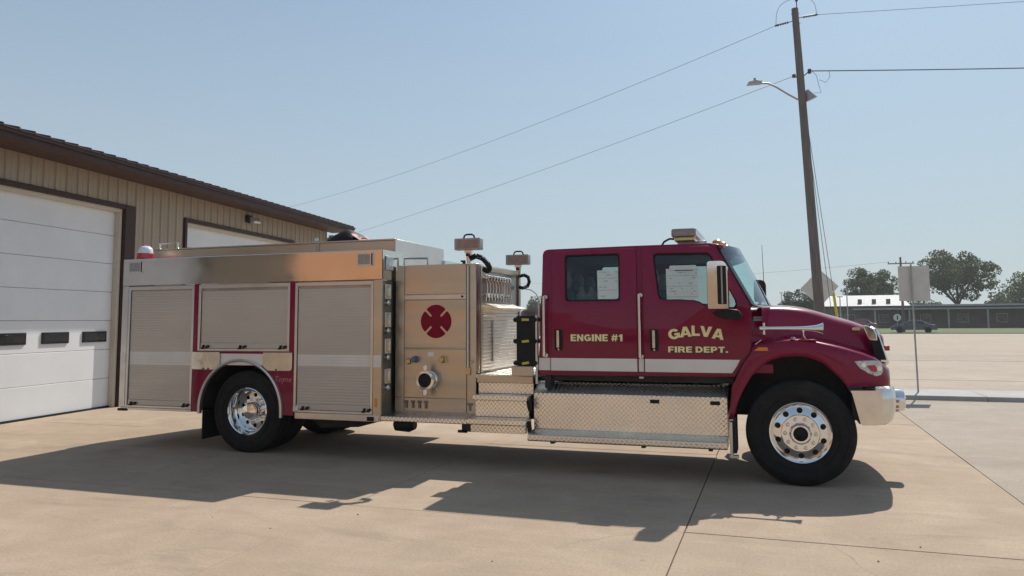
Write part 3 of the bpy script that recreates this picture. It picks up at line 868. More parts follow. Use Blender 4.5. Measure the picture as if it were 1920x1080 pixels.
def coil(pts, r, turns, wire):
    P = []
    n = turns * 10
    for i in range(n + 1):
        t = i / n
        k = t * (len(pts) - 1); j = min(int(k), len(pts) - 2); f = k - j
        c = Vector(pts[j]).lerp(Vector(pts[j + 1]), f)
        d = (Vector(pts[j + 1]) - Vector(pts[j])).normalized()
        a = d.cross(Vector((0, 1, 0.2))).normalized(); b = d.cross(a)
        P.append(c + a * r * cos(2 * pi * turns * t) + b * r * sin(2 * pi * turns * t))
    q = M(); q.tube(P, wire, 5); return q
loop1 = [(-3.40, 8.42, 2.40), (-3.33, 8.42, 2.43), (-3.25, 8.43, 2.40), (-3.19, 8.45, 2.33), (-3.17, 8.47, 2.28), (-3.21, 8.50, 2.25), (-3.27, 8.52, 2.28)]
coil(loop1, 0.026, 26, 0.009).build('coiled_lead', 'black_rubber', l1)
loop2 = [(-3.32, 10.02, 2.27), (-3.24, 10.00, 2.285), (-3.18, 10.0, 2.255), (-3.165, 10.0, 2.19), (-3.19, 10.0, 2.13), (-3.26, 10.0, 2.105), (-3.32, 10.02, 2.12)]
coil(loop2, 0.018, 24, 0.008).build('coiled_lead', 'black_rubber', l2)

# ---- walk-through steps
m = M(); m.box(-3.325, -2.64, 8.40, 10.35, 0.985, 1.035); m.build('walkway', 'tread_plate', fe, bevel=0.006)
m = M(); m.box(-3.31, -2.625, 8.395, 8.42, 0.94, 1.025); m.build('walkway_edge', 'brushed_steel', fe, bevel=0.006)
m = M(); m.box(-3.30, -2.63, 8.43, 8.46, 0.82, 0.985); m.build('step_riser', 'tread_plate', fe)
m = M(); m.box(-3.315, -2.64, 8.245, 8.43, 0.752, 0.815); m.build('step', 'tread_plate', fe, bevel=0.01)
m = M(); m.box(-3.30, -2.655, 8.33, 8.36, 0.565, 0.752); m.build('step_riser', 'tread_plate', fe)
m = M(); m.box(-3.335, -2.63, 8.125, 8.36, 0.494, 0.56); m.build('step', 'tread_plate', fe, bevel=0.01)
m = M(); m.box(-3.30, -2.645, 8.17, 8.30, 0.405, 0.492); m.build('step_riser', 'tread_plate', fe, bevel=0.004)
for z in (0.70, 0.46):
    m = M(); m.prism([(-2.645, 8.20, z + 0.06), (-2.615, 8.20, z + 0.08), (-2.60, 8.20, z - 0.03), (-2.62, 8.20, z - 0.05)], (0, 0, 0), (0, 0.08, 0)); m.build('grip_end', 'black_rubber', fe)
m = M(); m.box(-2.83, -2.575, 8.25, 8.278, 1.037, 1.140)
m.build('case_bracket', 'brushed_steel', fe, bevel=0.004)
m = M(); m.box(-2.83, -2.60, 8.278, 8.46, 1.128, 1.145); m.build('case_shelf', 'brushed_steel', fe)
m = M(); m.tube([(-2.548, 8.30, 0.95), (-2.548, 8.30, 1.72)], 0.015, 10); m.build('guard_post', 'aluminium_trim', fe)

# ---- step box below the cab
bx0, bx1, yb = -2.604, -0.487, 8.36
sec = [(8.80, 0.957), (8.515, 0.957), (8.505, 0.936), (yb + 0.012, 0.852), (yb, 0.840), (yb, 0.446), (8.125, 0.417), (8.112, 0.408), (8.112, 0.352), (8.13, 0.340), (8.80, 0.340)]
m = M(); m.prism([(bx0, y, z) for y, z in sec], (0, 0, 0), (bx1 - bx0, 0, 0)); m.build('step_box', 'tread_plate', fe, bevel=0.005)
for x in (-1.243, -0.613):
    m = M(); m.box(x - 0.05, x + 0.05, yb - 0.004, yb + 0.002, 0.762, 0.802); m.build('pull_slot', 'black_plastic', fe, bevel=0.002)
m = M(); m.box(-0.462, -0.435, 8.14, 8.30, 0.28, 0.62); m.box(-0.47, -0.38, 8.13, 8.20, 0.262, 0.29); m.build('end_bracket', 'aluminium_trim', fe, bevel=0.004)
m = M(); m.box(-0.43, -0.40, 8.20, 8.55, 0.30, 0.66); m.build('end_bracket', 'chassis_black', fe)
for x in (-2.35, -1.35, -0.66):
    m = M(); m.box(x - 0.02, x + 0.02, 8.20, 8.6, 0.31, 0.345); m.build('step_bracket', 'chassis_black', fe)

# ---- chassis
m = M()
for y in (YC - 0.43, YC + 0.37):
    m.box(-8.3, 0.95, y, y + 0.07, 0.62, 0.88)
m.build('chassis_rail', 'chassis_black', fe)
m = M(); m.tube([(-8.0, YC, 0.62), (-6.8, YC, 0.56)], 0.05); m.tube([(-6.1, YC, 0.56), (-3.0, YC, 0.66), (-0.4, YC, 0.72)], 0.055); m.build('drive_shaft', 'chassis_black', fe)
m = M(); m.tube([(-6.44, YB + 0.3, 0.52), (-6.44, mir(YB + 0.3), 0.52)], 0.09, 12); m.lathe([(0.05, -0.3), (0.2, -0.16), (0.24, 0), (0.2, 0.16), (0.05, 0.3)], (-6.44, YC, 0.52), 'x', 18, True, True); m.build('rear_axle', 'chassis_black', fe)
m = M(); m.tube([(0.213, YB + 0.3, 0.50), (0.213, mir(YB + 0.3), 0.50)], 0.07, 12); m.box(-0.25, 0.65, YC - 0.5, YC + 0.5, 0.62, 1.1); m.build('front_axle', 'chassis_black', fe)
m = M(); m.lathe([(0.05, -0.42), (0.12, -0.38), (0.12, 0.38), (0.05, 0.42)], (-5.3, 9.1, 0.50), 'x', 20, True, True); m.build('air_tank', 'chassis_black', fe)
m = M(); m.prism([(-5.65, 8.45, 0.50), (-4.62, 8.45, 0.50), (-4.9, 8.45, 0.36), (-5.45, 8.45, 0.33)], (0, 0, 0), (0, 1.6, 0)); m.build('tank_skid', 'chassis_black', fe)
m = M(); m.lathe([(0.03, -0.15), (0.075, -0.12), (0.085, 0.05), (0.05, 0.13)], (-4.2, 8.33, 0.43), 'x', 16, True, True); m.build('valve_body', 'black_plastic', fe)
m = M(); m.box(-4.4, -0.6, 8.72, 10.1, 0.50, 0.98); m.build('belly_pan', 'chassis_black', fe)

# ---- wheels
def tyre_profile(r, w, rim):
    h = w / 2
    return [(rim, -h * 0.72), (rim + 0.012, -h * 0.86), (rim + 0.05, -h * 0.97), ((r + rim) / 2, -h), (r - 0.055, -h * 0.97), (r - 0.022, -h * 0.90), (r - 0.006, -h * 0.80),
            (r, -h * 0.66), (r, -h * 0.46), (r - 0.014, -h * 0.45), (r - 0.014, -h * 0.40), (r, -h * 0.39), (r, -h * 0.06), (r - 0.014, -h * 0.05), (r - 0.014, h * 0.05), (r, h * 0.06), (r, h * 0.39), (r - 0.014, h * 0.40), (r - 0.014, h * 0.45), (r, h * 0.46), (r, h * 0.66), (r - 0.006, h * 0.80), (r - 0.022, h * 0.9), (r - 0.055, h * 0.97), ((r + rim) / 2, h), (rim + 0.05, h * 0.97), (rim + 0.012, h * 0.86), (rim, h * 0.72)]
def sidewall_marks(q, r, y, s):
    # raised rings and blocks moulded on the sidewall
    for rr in (r - 0.075, r - 0.16):
        q.lathe([(rr - 0.006, 0.004 * s), (rr - 0.003, -0.004 * s), (rr + 0.003, -0.004 * s), (rr + 0.006, 0.004 * s)], (0, y, 0), 'y', 64)
    for k in range(60):
        a = 2 * pi * k / 60
        c, sn = cos(a), sin(a)
        for r0, r1 in ((r - 0.05, r - 0.018),):
            t = 0.008
            q.face([(r0 * c - t * sn, y + 0.003 * s, r0 * sn + t * c), (r1 * c - t * sn, y + 0.018 * s, r1 * sn + t * c), (r1 * c + t * sn, y + 0.018 * s, r1 * sn - t * c), (r0 * c + t * sn, y + 0.003 * s, r0 * sn - t * c)])

def front_wheel(cx, yface, s, r=0.525):
    """s=+1: outer face towards -Y"""
    w = 0.36
    yc = yface + s * w / 2
    q = M()
    disc_y = -w / 2 * s + 0.028 * s
    # rim flange, barrel and disc with ten hand holes
    prof = [(0.302, -w * 0.36 * s), (0.304, -w * 0.42 * s), (0.296, -w * 0.435 * s), (0.284, -w * 0.42 * s), (0.272, -w * 0.36 * s), (0.268, disc_y + 0.03 * s)]
    q.lathe(prof, (0, 0, 0), 'y', 64)
    q.plate(circ(0, 0, 0.2685, 64), disc_y - 0.006 * s, disc_y + 0.008 * s, [circ(0.224 * cos(2 * pi * k / 10 + pi / 2), 0.224 * sin(2 * pi * k / 10 + pi / 2), 0.0285, 14) for k in range(10)] + [circ(0, 0, 0.184, 64)], fn=lambda c: Vector((c.x, c.y + s * 0.036 * max(0.0, ((c.x ** 2 + c.z ** 2) ** 0.5 - 0.184) / 0.084) ** 1.3, c.z)))
    q.lathe([(0.1845, disc_y - 0.004 * s), (0.178, disc_y - 0.015 * s), (0.11, disc_y - 0.016 * s), (0.0, disc_y - 0.016 * s)], (0, 0, 0), 'y', 48)
    wh = q.build('wheel', 'chrome', fe, at=(cx, yc, r - 0.004), smooth=30)
    q = M(); q.lathe(tyre_profile(r, w, 0.300), (0, 0, 0), 'y', 72); sidewall_marks(q, r, -w / 2 * s, s); q.build('tyre', 'black_rubber', wh, local=True, smooth=40)
    q = M(); q.lathe([(0.268, disc_y + 0.05 * s), (0.0, disc_y + 0.05 * s)], (0, 0, 0), 'y', 32); q.lathe([(0.298, -0.13 * s), (0.268, 0.0), (0.268, w * 0.45 * s)], (0, 0, 0), 'y', 40); q.build('brake_drum', 'chassis_black', wh, local=True)
    q = M(); q.lathe([(0.108, disc_y - 0.016 * s), (0.104, disc_y - 0.055 * s), (0.088, disc_y - 0.075 * s), (0.070, disc_y - 0.076 * s), (0.066, disc_y - 0.06 * s)], (0, 0, 0), 'y', 40); q.build('hub', 'chrome', wh, local=True)
    q = M(); q.lathe([(0.068, disc_y - 0.055 * s), (0.045, disc_y - 0.074 * s), (0.0, disc_y - 0.078 * s)], (0, 0, 0), 'y', 32); q.build('hub_cap', 'black_plastic', wh, local=True)
    for k in range(10):
        a = 2 * pi * (k + 0.5) / 10 + pi / 2
        q = M(); q.lathe([(0.021, disc_y - 0.014 * s), (0.020, disc_y - 0.028 * s), (0.0155, disc_y - 0.03 * s), (0.0155, disc_y - 0.055 * s), (0.010, disc_y - 0.06 * s), (0.0, disc_y - 0.06 * s)], (0.145 * cos(a), 0, 0.145 * sin(a)), 'y', 10)
        q.build('lug_nut', 'chrome_worn', wh, local=True)
    return wh

def rear_wheel(cx, yface, s, r=0.522):
    w = 0.275
    yc = yface + s * w / 2
    d = 0.045 * s                                   # the disc sits deep inside the outer rim
    q = M()
    q.lathe([(0.299, -w * 0.36 * s), (0.303, -w * 0.44 * s), (0.294, -w * 0.46 * s), (0.282, -w * 0.44 * s), (0.268, -w * 0.30 * s), (0.262, -w * 0.1 * s), (0.245, -w * 0.04 * s), (0.243, d), (0.235, d + 0.006 * s)], (0, 0, 0), 'y', 64)
    q.plate(circ(0, 0, 0.2355, 64), d + 0.004 * s, d + 0.016 * s, [circ(0.195 * cos(2 * pi * k / 10 + pi / 2), 0.195 * sin(2 * pi * k / 10 + pi / 2), 0.026, 14) for k in range(10)])
    wh = q.build('wheel', 'chrome', fe, at=(cx, yc, r - 0.004), smooth=30)
    q = M(); q.lathe(tyre_profile(r, w, 0.298), (0, 0, 0), 'y', 72); sidewall_marks(q, r, -w / 2 * s, s)
    q.build('tyre', 'black_rubber', wh, local=True, smooth=40)
    q = M(); q.lathe(tyre_profile(r, w, 0.298), (0, s * 0.33, 0), 'y', 60); q.lathe([(0.298, 0.2 * s), (0.0, 0.2 * s)], (0, 0, 0), 'y', 40); q.build('inner_tyre', 'black_rubber', wh, local=True, smooth=40)
    q = M(); q.lathe([(0.112, d + 0.004 * s), (0.108, d - 0.10 * s), (0.095, d - 0.125 * s), (0.05, d - 0.135 * s), (0.0, d - 0.137 * s)], (0, 0, 0), 'y', 40); q.build('hub', 'chrome', wh, local=True)
    for k in range(10):
        a = 2 * pi * (k + 0.5) / 10 + pi / 2
        q = M(); q.lathe([(0.022, d + 0.004 * s), (0.021, d - 0.014 * s), (0.0165, d - 0.016 * s), (0.0165, d - 0.045 * s), (0.009, d - 0.055 * s), (0.0, d - 0.055 * s)], (0.145 * cos(a), 0, 0.145 * sin(a)), 'y', 10)
        q.build('lug_nut', 'chrome', wh, local=True)
    return wh
front_wheel(0.213, 8.235, 1); front_wheel(0.213, mir(8.235), -1)
rear_wheel(WX, 8.275, 1); rear_wheel(WX, mir(8.275), -1)

# ---- cab
YCAB = 8.30
YCF = mir(YCAB)
cab_out = [(-2.548, 1.045), (-2.500, 1.60), (-2.472, 2.405)] + [(-2.462, 2.435), (-2.440, 2.455), (-2.405, 2.464)] + [(-1.4, 2.470), (-0.605, 2.468), (-0.555, 2.425), (-0.40, 2.165), (-0.232, 1.835), (-0.222, 1.78), (-0.226, 1.315), (-0.30, 1.225), (-0.36, 1.12), (-0.395, 1.06)]
rw = rrect(-2.208, -1.586, 1.868, 2.390, 0.035)
fwn = [(-1.222, 2.345), (-1.205, 2.372), (-1.18, 2.378), (-0.65, 2.366), (-0.618, 2.345), (-0.50, 2.135), (-0.362, 1.845), (-0.355, 1.80), (-0.375, 1.772), (-0.59, 1.768), (-0.655, 1.785), (-0.74, 1.838), (-0.80, 1.856), (-1.12, 1.868), (-1.155, 1.885), (-1.175, 1.93)]
def grow(poly, d):
    cx = sum(p[0] for p in poly) / len(poly); cz = sum(p[1] for p in poly) / len(poly)
    w = max(p[0] for p in poly) - min(p[0] for p in poly); h = max(p[1] for p in poly) - min(p[1] for p in poly)
    return [(cx + (p[0] - cx) * (1 + 2 * d / w), cz + (p[1] - cz) * (1 + 2 * d / h)) for p in poly]
TUM = 0.17
def lean(near):
    # sides lean inward above the belt line, tuck in a little at the sill
    def fn(co):
        t = max(0.0, co.z - 1.80) / 0.66
        d = TUM * t + 0.012 * max(0.0, 1.35 - co.z) / 0.3
        k = 1 + d / YCAB
        return Vector((co.x * k, co.y + (d if near else -d), H_CAM + (co.z - H_CAM) * k))
    return fn
for near in (True, False):
    y0, y1 = (YCAB + 0.022, YCAB + 0.06) if near else (YCF - 0.06, YCF - 0.022)
    m = M(); m.plate(cab_out, y0, y1, [grow(rw, 0.012), grow(fwn, 0.012)], fn=lean(near), cuts=(1.80, 1.35))
    m.build('cab_side', 'red_paint', fe, bevel=0.006, smooth=40)

def cab_door(outer, win, near, rearmost):
    y0, y1 = (YCAB, YCAB + 0.0205) if near else (YCF - 0.0205, YCF)
    q = M(); q.plate(outer, y0, y1, [win], fn=lean(near), cuts=(1.80, 1.35)); d = q.build('cab_door', 'red_paint', fe, bevel=0.007, seg=3, smooth=40)
    ya, yb2 = (YCAB + 0.012, YCAB + 0.034) if near else (YCF - 0.034, YCF - 0.012)
    q = M(); q.plate(grow(win, 0.002), ya, yb2, [grow(win, -0.018)], fn=lean(near)); q.build('window_seal', 'black_rubber', d, smooth=0)
    q = M(); yg = YCAB + 0.022 if near else YCF - 0.022
    vs = [q.bm.verts.new(lean(near)(Vector((p[0], yg, p[1])))) for p in grow(win, -0.010)]
    es = [q.bm.edges.new((vs[i], vs[(i + 1) % len(vs)])) for i in range(len(vs))]
    bmesh.ops.triangle_fill(q.bm, use_beauty=True, edges=es)
    q.build('window_pane', 'side_glass', d, smooth=0)
    return d
rd = [(-2.385, 1.075), (-2.372, 1.60), (-2.352, 2.395), (-2.335, 2.428), (-2.30, 2.437), (-1.44, 2.442), (-1.409, 2.43), (-1.404, 2.40), (-1.404, 1.075)]
fd = [(-1.335, 1.075), (-1.335, 2.40), (-1.325, 2.430), (-1.295, 2.441), (-0.64, 2.440), (-0.575, 2.405), (-0.418, 2.14), (-0.255, 1.825), (-0.236, 1.77), (-0.236, 1.325), (-0.315, 1.235), (-0.372, 1.135), (-0.405, 1.075)]
doorR = cab_door(rd, rw, True, True); doorF = cab_door(fd, fwn, True, False)
cab_door(rd, rw, False, True); cab_door(fd, fwn, False, False)

def stripe(pts, parent, near=True, name='stripe'):
    q = M(); y = YCAB if near else YCF
    q.plate(pts, y - 0.0025, y + 0.002, fn=lean(near)); q.build(name, 'white_stripe', parent, smooth=0)
stripe([(-2.378, 1.102), (-2.378, 1.239), (-1.412, 1.239), (-1.412, 1.102)], doorR)
stripe([(-1.327, 1.102), (-1.327, 1.239), (-0.345, 1.239), (-0.385, 1.165), (-0.428, 1.102)], doorF)
q = M(); q.plate([(-2.530, 1.102), (-2.524, 1.239), (-2.392, 1.239), (-2.392, 1.102)], YCAB + 0.016, YCAB + 0.0225, fn=lean(True)); q.build('stripe', 'white_stripe', fe, smooth=0)
q = M(); q.plate([(-1.398, 1.102), (-1.398, 1.239), (-1.342, 1.239), (-1.342, 1.102)], YCAB + 0.016, YCAB + 0.0225, fn=lean(True)); q.build('stripe', 'white_stripe', fe, smooth=0)
# roof, back, floor, firewall
m = M()
P = []
xs = [-2.475, -2.462, -2.440, -2.405, -2.0, -1.4, -0.9, -0.62, -0.56, -0.50]
zs = [2.38, 2.435, 2.455, 2.464, 2.470, 2.472, 2.472, 2.470, 2.462, 2.440]
KT = 1 + TUM / YCAB
for x, z in zip(xs, zs):
    x, z = x * KT, H_CAM + (z - H_CAM) * KT
    row = []
    for k in range(21):
        s = k / 20
        y = (YCAB + 0.022 + TUM) + s * (YCF - YCAB - 0.044 - 2 * TUM)
        e = 1 - abs(2 * s - 1) ** 8
        fx = 0.14 * (1 - (2 * s - 1) ** 2) if x > -0.7 else 0
        row.append((x + fx * (x + 0.7) / 0.2, y, z + 0.03 * (1 - (2 * s - 1) ** 2) * (1 if x > -2.46 else 0.4) - (0.0 if e > 0.5 else 0.012 * (1 - 2 * e))))
    P.append(row)
m.grid(P); roof = m.build('cab_roof', 'red_paint', fe, smooth=60)
md = roof.modifiers.new('thick', 'SOLIDIFY'); md.thickness = 0.03; md.offset = -1
m = M(); m.plate([(-2.52, 1.06), (-2.52, 1.8), (-2.50, 2.43), (-2.46, 2.43), (-2.49, 1.06)], YCAB + 0.07, YCF - 0.07, fn=lambda co: Vector((co.x, co.y if co.z < 2 else (co.y + TUM if co.y < YC else co.y - TUM), co.z))); m.build('cab_back', 'red_paint', fe)
m = M(); m.box(-2.49, -0.30, YCAB + 0.061, YCF - 0.061, 1.06, 1.12); m.build('cab_floor', 'interior_grey', fe)
m = M(); m.box(-2.44, -0.57, YCAB + 0.24, YCF - 0.24, 2.395, 2.425); m.build('headliner', 'interior_grey', fe)
m = M(); m.box(-2.46, -0.42, YCAB + 0.12, 8.55, 0.985, 1.06); m.box(-2.47, -2.40, 8.36, 8.5, 0.9, 1.06); m.build('sill', 'chassis_black', fe)
m = M(); m.prism([(-0.62, YCAB + 0.07, 1.12), (-0.25, YCAB + 0.07, 1.12), (-0.22, YCAB + 0.07, 1.77), (-0.42, YCAB + 0.07, 1.79), (-0.60, YCAB + 0.07, 1.66)], (0, 0, 0), (0, YCF - YCAB - 0.14, 0)); m.build('dashboard', 'interior_grey', fe, bevel=0.03)
m = M()
for k in range(33):
    a = 2 * pi * k / 32
m.tube([(-0.72 + 0.10 * cos(2 * pi * k / 24), mir(8.85) + 0.22 * sin(2 * pi * k / 24), 1.80 + 0.2 * cos(2 * pi * k / 24)) for k in range(25)], 0.016, 6, cap=False); m.tube([(-0.72, mir(8.85), 1.80), (-0.5, mir(8.85), 1.66)], 0.03, 8); m.build('steering_wheel', 'black_plastic', fe)
def seat(x, y, headrests=True):
    q = M(); q.box(x, x + 0.48, y - 0.24, y + 0.24, 1.42, 1.56)
    q.prism([(x - 0.02, y - 0.23, 1.50), (x + 0.12, y - 0.23, 1.50), (x + 0.02, y - 0.23, 2.02), (x - 0.10, y - 0.23, 2.02)], (0, 0, 0), (0, 0.46, 0))
    o = q.build('seat', 'interior_grey', fe, bevel=0.04, seg=3)
    q = M(); q.lathe([(0.02, -0.11), (0.075, -0.09), (0.10, 0), (0.075, 0.10), (0.02, 0.12)], (x - 0.05, y, 2.13), 'z', 14, True, True); q.build('head_rest', 'seat_cloth', o)
for y in (8.80, 9.42, mir(8.80)): seat(-2.30, y)
for y in (8.86, mir(8.86)): seat(-1.28, y)
m = M()
for x in (-2.10, -1.98): m.lathe([(0.02, -0.2), (0.07, -0.16), (0.075, 0.1), (0.03, 0.16), (0.03, 0.2)], (x, 8.66, 1.84), 'z', 14, True, True)
m.build('air_bottle', 'seat_cloth', fe)
# stickers behind the panes
def sheet(x0, x1, z0, z1, parent, rows, y=YCAB + 0.0195):
    fn = lean(True)
    q = M(); q.plate([(x0, z0), (x0 - 0.004, z1), (x1, z1), (x1 + 0.002, z0)], y, y + 0.001, fn=fn); q.build('window_sheet', 'paper', parent, smooth=0)
    q = M(); w = x1 - x0; h = z1 - z0
    rr = random.Random(int(abs(x0) * 1000))
    for j in range(rows):
        z = z1 - h * (j + 0.7) / (rows + 0.6)
        if j % 4 == 2:
            q.plate([(x0 + 0.006, z), (x0 + 0.006, z + 0.003), (x1 - 0.006, z + 0.003), (x1 - 0.006, z)], y - 0.0008, y - 0.0002, fn=fn); continue
        x = x0 + 0.02 + rr.uniform(0, 0.02)
        while x < x1 - 0.03:
            l = min(rr.uniform(0.012, 0.05), x1 - 0.015 - x)
            if rr.random() < 0.45:
                q.plate([(x, z), (x, z + 0.0065), (x + l, z + 0.0065), (x + l, z)], y - 0.0008, y - 0.0002, fn=fn)
            x += l + rr.uniform(0.012, 0.03)
    q.build('print', 'ink', parent, smooth=0)
sheet(-1.838, -1.604, 1.890, 2.208, doorR, 9); sheet(-1.082, -0.745, 1.875, 2.205, doorF, 11)
m = M(); m.plate(rrect(-1.045, -0.765, 2.190, 2.238, 0.012), YCAB + 0.006, YCAB + 0.0185, fn=lean(True)); m.build('paper_roll', 'paper', doorF, bevel=0.004)
m = M(); m.box(-0.99, -0.80, YCAB + 0.044, YCAB + 0.0465, 2.181, 2.188); m.build('clip', 'black_plastic', doorF)
# handles, rails, mirror
def lever(xc, zc, parent):
    q = M(); q.plate(rrect(xc - 0.046, xc + 0.046, zc - 0.118, zc + 0.118, 0.028), YCAB - 0.008, YCAB + 0.003); h = q.build('handle_cup', 'black_plastic', parent, bevel=0.004)
def handle(xc, zc, parent):
    lever(xc, zc, parent)
    q = M(); q.plate(rrect(xc - 0.017, xc + 0.012, zc - 0.085, zc + 0.108, 0.01), YCAB - 0.030, YCAB - 0.018); q.box(xc - 0.012, xc + 0.008, YCAB - 0.0185, YCAB - 0.007, zc + 0.06, zc + 0.09); q.box(xc - 0.012, xc + 0.008, YCAB - 0.0185, YCAB - 0.007, zc - 0.075, zc - 0.05)
    q.lathe([(0.012, 0), (0.010, -0.006)], (xc, YCAB - 0.008, zc - 0.105), 'y', 10, cap1=True)
    q.build('handle', 'chrome_worn', parent, bevel=0.003)
handle(-2.288, 1.440, doorR); handle(-1.224, 1.440, doorF)
def grab(x, z0, z1):
    q = M(); q.tube([(x, YCAB - 0.055, z0), (x, YCAB - 0.055, z1)], 0.0165, 12)
    for z in (z0 + 0.012, z1 - 0.012):
        q.tube([(x, YCAB - 0.055, z), (x, YCAB + 0.02, z)], 0.017, 10); q.lathe([(0.03, 0), (0.026, -0.012)], (x + 0.004, YCAB + 0.02, z), 'y', 14, cap1=True)
    q.build('grab_rail', 'chrome_worn', fe)
grab(-2.445, 1.26, 1.93); grab(-1.372, 1.255, 1.935)
m = M(); m.box(-1.395, -1.345, YCAB - 0.01, YCAB + 0.03, 1.028, 1.05); m.build('step_lamp', 'clear_lens', fe, bevel=0.004)
def mirror(near):
    y0, y1 = (7.90, 8.14) if near else (mir(8.14), mir(7.90))
    x0, x1, z0, z1 = (-0.622, -0.425, 1.765, 2.245) if near else (-0.235, -0.085, 1.89, 2.18)
    q = M()
    q.plate(arc(x1 - 0.07, z1 - 0.07, 0.07, 0, 90, 5) + arc(x0 + 0.03, z1 - 0.03, 0.03, 90, 180, 4) + arc(x0 + 0.012, z0 + 0.012, 0.012, 180, 270, 2) + arc(x1 - 0.012, z0 + 0.012, 0.012, 270, 360, 2), y0, y1)
    o = q.build('mirror', 'chrome' if near else 'trim_brown', fe, bevel=0.012, seg=3, smooth=40)
    if near:
        q = M(); q.plate(rrect(-0.525, -0.437, z0 + 0.045, z1 - 0.05, 0.008), y0 - 0.004, y0 + 0.001); q.build('mirror_recess', 'black_plastic', o, bevel=0.002)
        q = M(); q.box(-0.487, -0.472, y0 - 0.008, y0 - 0.0035, z0 + 0.05, z1 - 0.055); q.build('recess_rib', 'grey_housing', o)
    q = M(); q.box(x0 - 0.004, x0 - 0.001, y0 + 0.02, y1 - 0.02, z0 + 0.03, z1 - 0.03); q.build('mirror_glass', 'dark_glass', o)
    ya, yb2 = (8.00, YCAB + 0.01) if near else (YCF - 0.01, mir(8.00))
    if not near:
        q = M(); q.tube([(-0.16, mir(8.05), 1.89), (-0.20, mir(8.15), 1.80), (-0.30, mir(8.32), 1.76)], 0.02, 8); q.build('mirror_arm', 'black_plastic', o); return
    q = M(); q.prism([(-0.60, ya, 1.735), (-0.42, ya, 1.762), (-0.34, ya, 1.755), (-0.30, ya, 1.70), (-0.33, ya, 1.655), (-0.47, ya, 1.66), (-0.56, ya, 1.70)], (0, 0, 0), (0, yb2 - ya, 0)); q.build('mirror_arm', 'black_plastic', o, bevel=0.012)
mirror(True); mirror(False)
m = M(); m.tube([(-0.10, mir(8.42), 1.74), (-0.115, mir(8.42), 2.62)], 0.006, 6, r1=0.003); m.lathe([(0.02, 0), (0.012, 0.05)], (-0.10, mir(8.42), 1.72), 'z', 10, cap1=True); m.build('antenna', 'black_plastic', fe)
# windscreen: bulges forward to the centre line
A_top, A_bot = (-0.545 * KT, H_CAM + (2.435 - H_CAM) * KT), (-0.215, 1.80)
def wpt(t, s):
    x = A_top[0] + (A_bot[0] - A_top[0]) * t; z = A_top[1] + (A_bot[1] - A_top[1]) * t
    b = 1 - abs(2 * s - 1) ** 2.4
    y = YCAB + 0.03 + TUM * (1 - t) + s * (YCF - YCAB - 0.06 - 2 * TUM * (1 - t))
    return (x + (0.21 - 0.01 * t) * b, y, z + 0.025 * b * (1 - t))
m = M()
m.mat(1); m.grid([[wpt(t, k / 28) for k in range(29)] for t in (0.0, 0.08, 0.16)])
m.mat(0); m.grid([[wpt(0.16 + 0.84 * j / 12, k / 28) for k in range(29)] for j in range(13)])
m.build('windscreen', ['windshield_glass', 'tint_band'], fe, smooth=80)
m = M(); m.tube([wpt(j / 12, 0.0) for j in range(13)] + [wpt(1.0, k / 28) for k in range(1, 29)] + [wpt(1 - j / 12, 1.0) for j in range(1, 13)], 0.014, 6); m.build('windscreen_seal', 'black_rubber', fe)
m = M(); m.tube([wpt(0.98, 0.28), wpt(0.9, 0.30), wpt(0.55, 0.36)], 0.008, 5); m.tube([wpt(0.98, 0.62), wpt(0.9, 0.64), wpt(0.55, 0.70)], 0.008, 5); m.build('wiper', 'black_plastic', fe)
# cowl below the windscreen
m = M()
P = []
for k in range(29):
    s = k / 28
    a = wpt(1.0, s)
    P.append([(a[0] - 0.02, a[1], a[2] + 0.012), (a[0] + 0.04, a[1], a[2] + 0.0), (a[0] + 0.10, a[1], a[2] - 0.02), (a[0] + 0.10, a[1], a[2] - 0.2)])
m.grid(P); m.build('cowl', 'red_paint', fe, smooth=40)
# roof fittings
for k in range(5):
    y = YCAB + 0.34 + k * (YCF - YCAB - 0.68) / 4
    s = (y - YCAB - 0.077) / (YCF - YCAB - 0.154)
    m = M(); m.lathe([(0.0, -0.01), (0.05, -0.01), (0.045, 0.02), (0.02, 0.036), (0.0, 0.04)], (-0.60 + 0.08 * (1 - (2 * s - 1) ** 2), y, 2.487 + 0.03 * (1 - (2 * s - 1) ** 2)), 'z', 14); m.build('clearance_lamp', 'amber_lens', fe)
m = M(); m.box(-1.055, -0.785, 8.60, 10.24, 2.575, 2.672); lb = m.build('light_bar', 'lightbar_lens', fe, bevel=0.022, seg=3)
m = M(); m.box(-1.02, -0.80, 8.60, 10.2, 2.528, 2.574); m.build('bar_base', 'brass', lb, bevel=0.01)
m = M(); m.box(-1.03, -0.80, 8.80, 10.0, 2.673, 2.69); m.box(-0.99, -0.76, 8.66, 8.74, 2.49, 2.53); m.box(-0.99, -0.76, 10.1, 10.18, 2.49, 2.53); m.build('bar_foot', 'grey_housing', lb, bevel=0.004)
m = M(); m.tube([(-1.03, 8.66, 2.56), (-1.08, 8.66, 2.565), (-1.14, 8.66, 2.535), (-1.17, 8.66, 2.49)], 0.012, 7); m.build('lead', 'black_plastic', lb)
m = M(); m.lathe([(0.05, 0), (0.05, 0.03), (0.02, 0.045)], (-0.72, 8.62, 2.492), 'z', 14, cap1=True); m.build('roof_dome', 'clear_lens', fe)
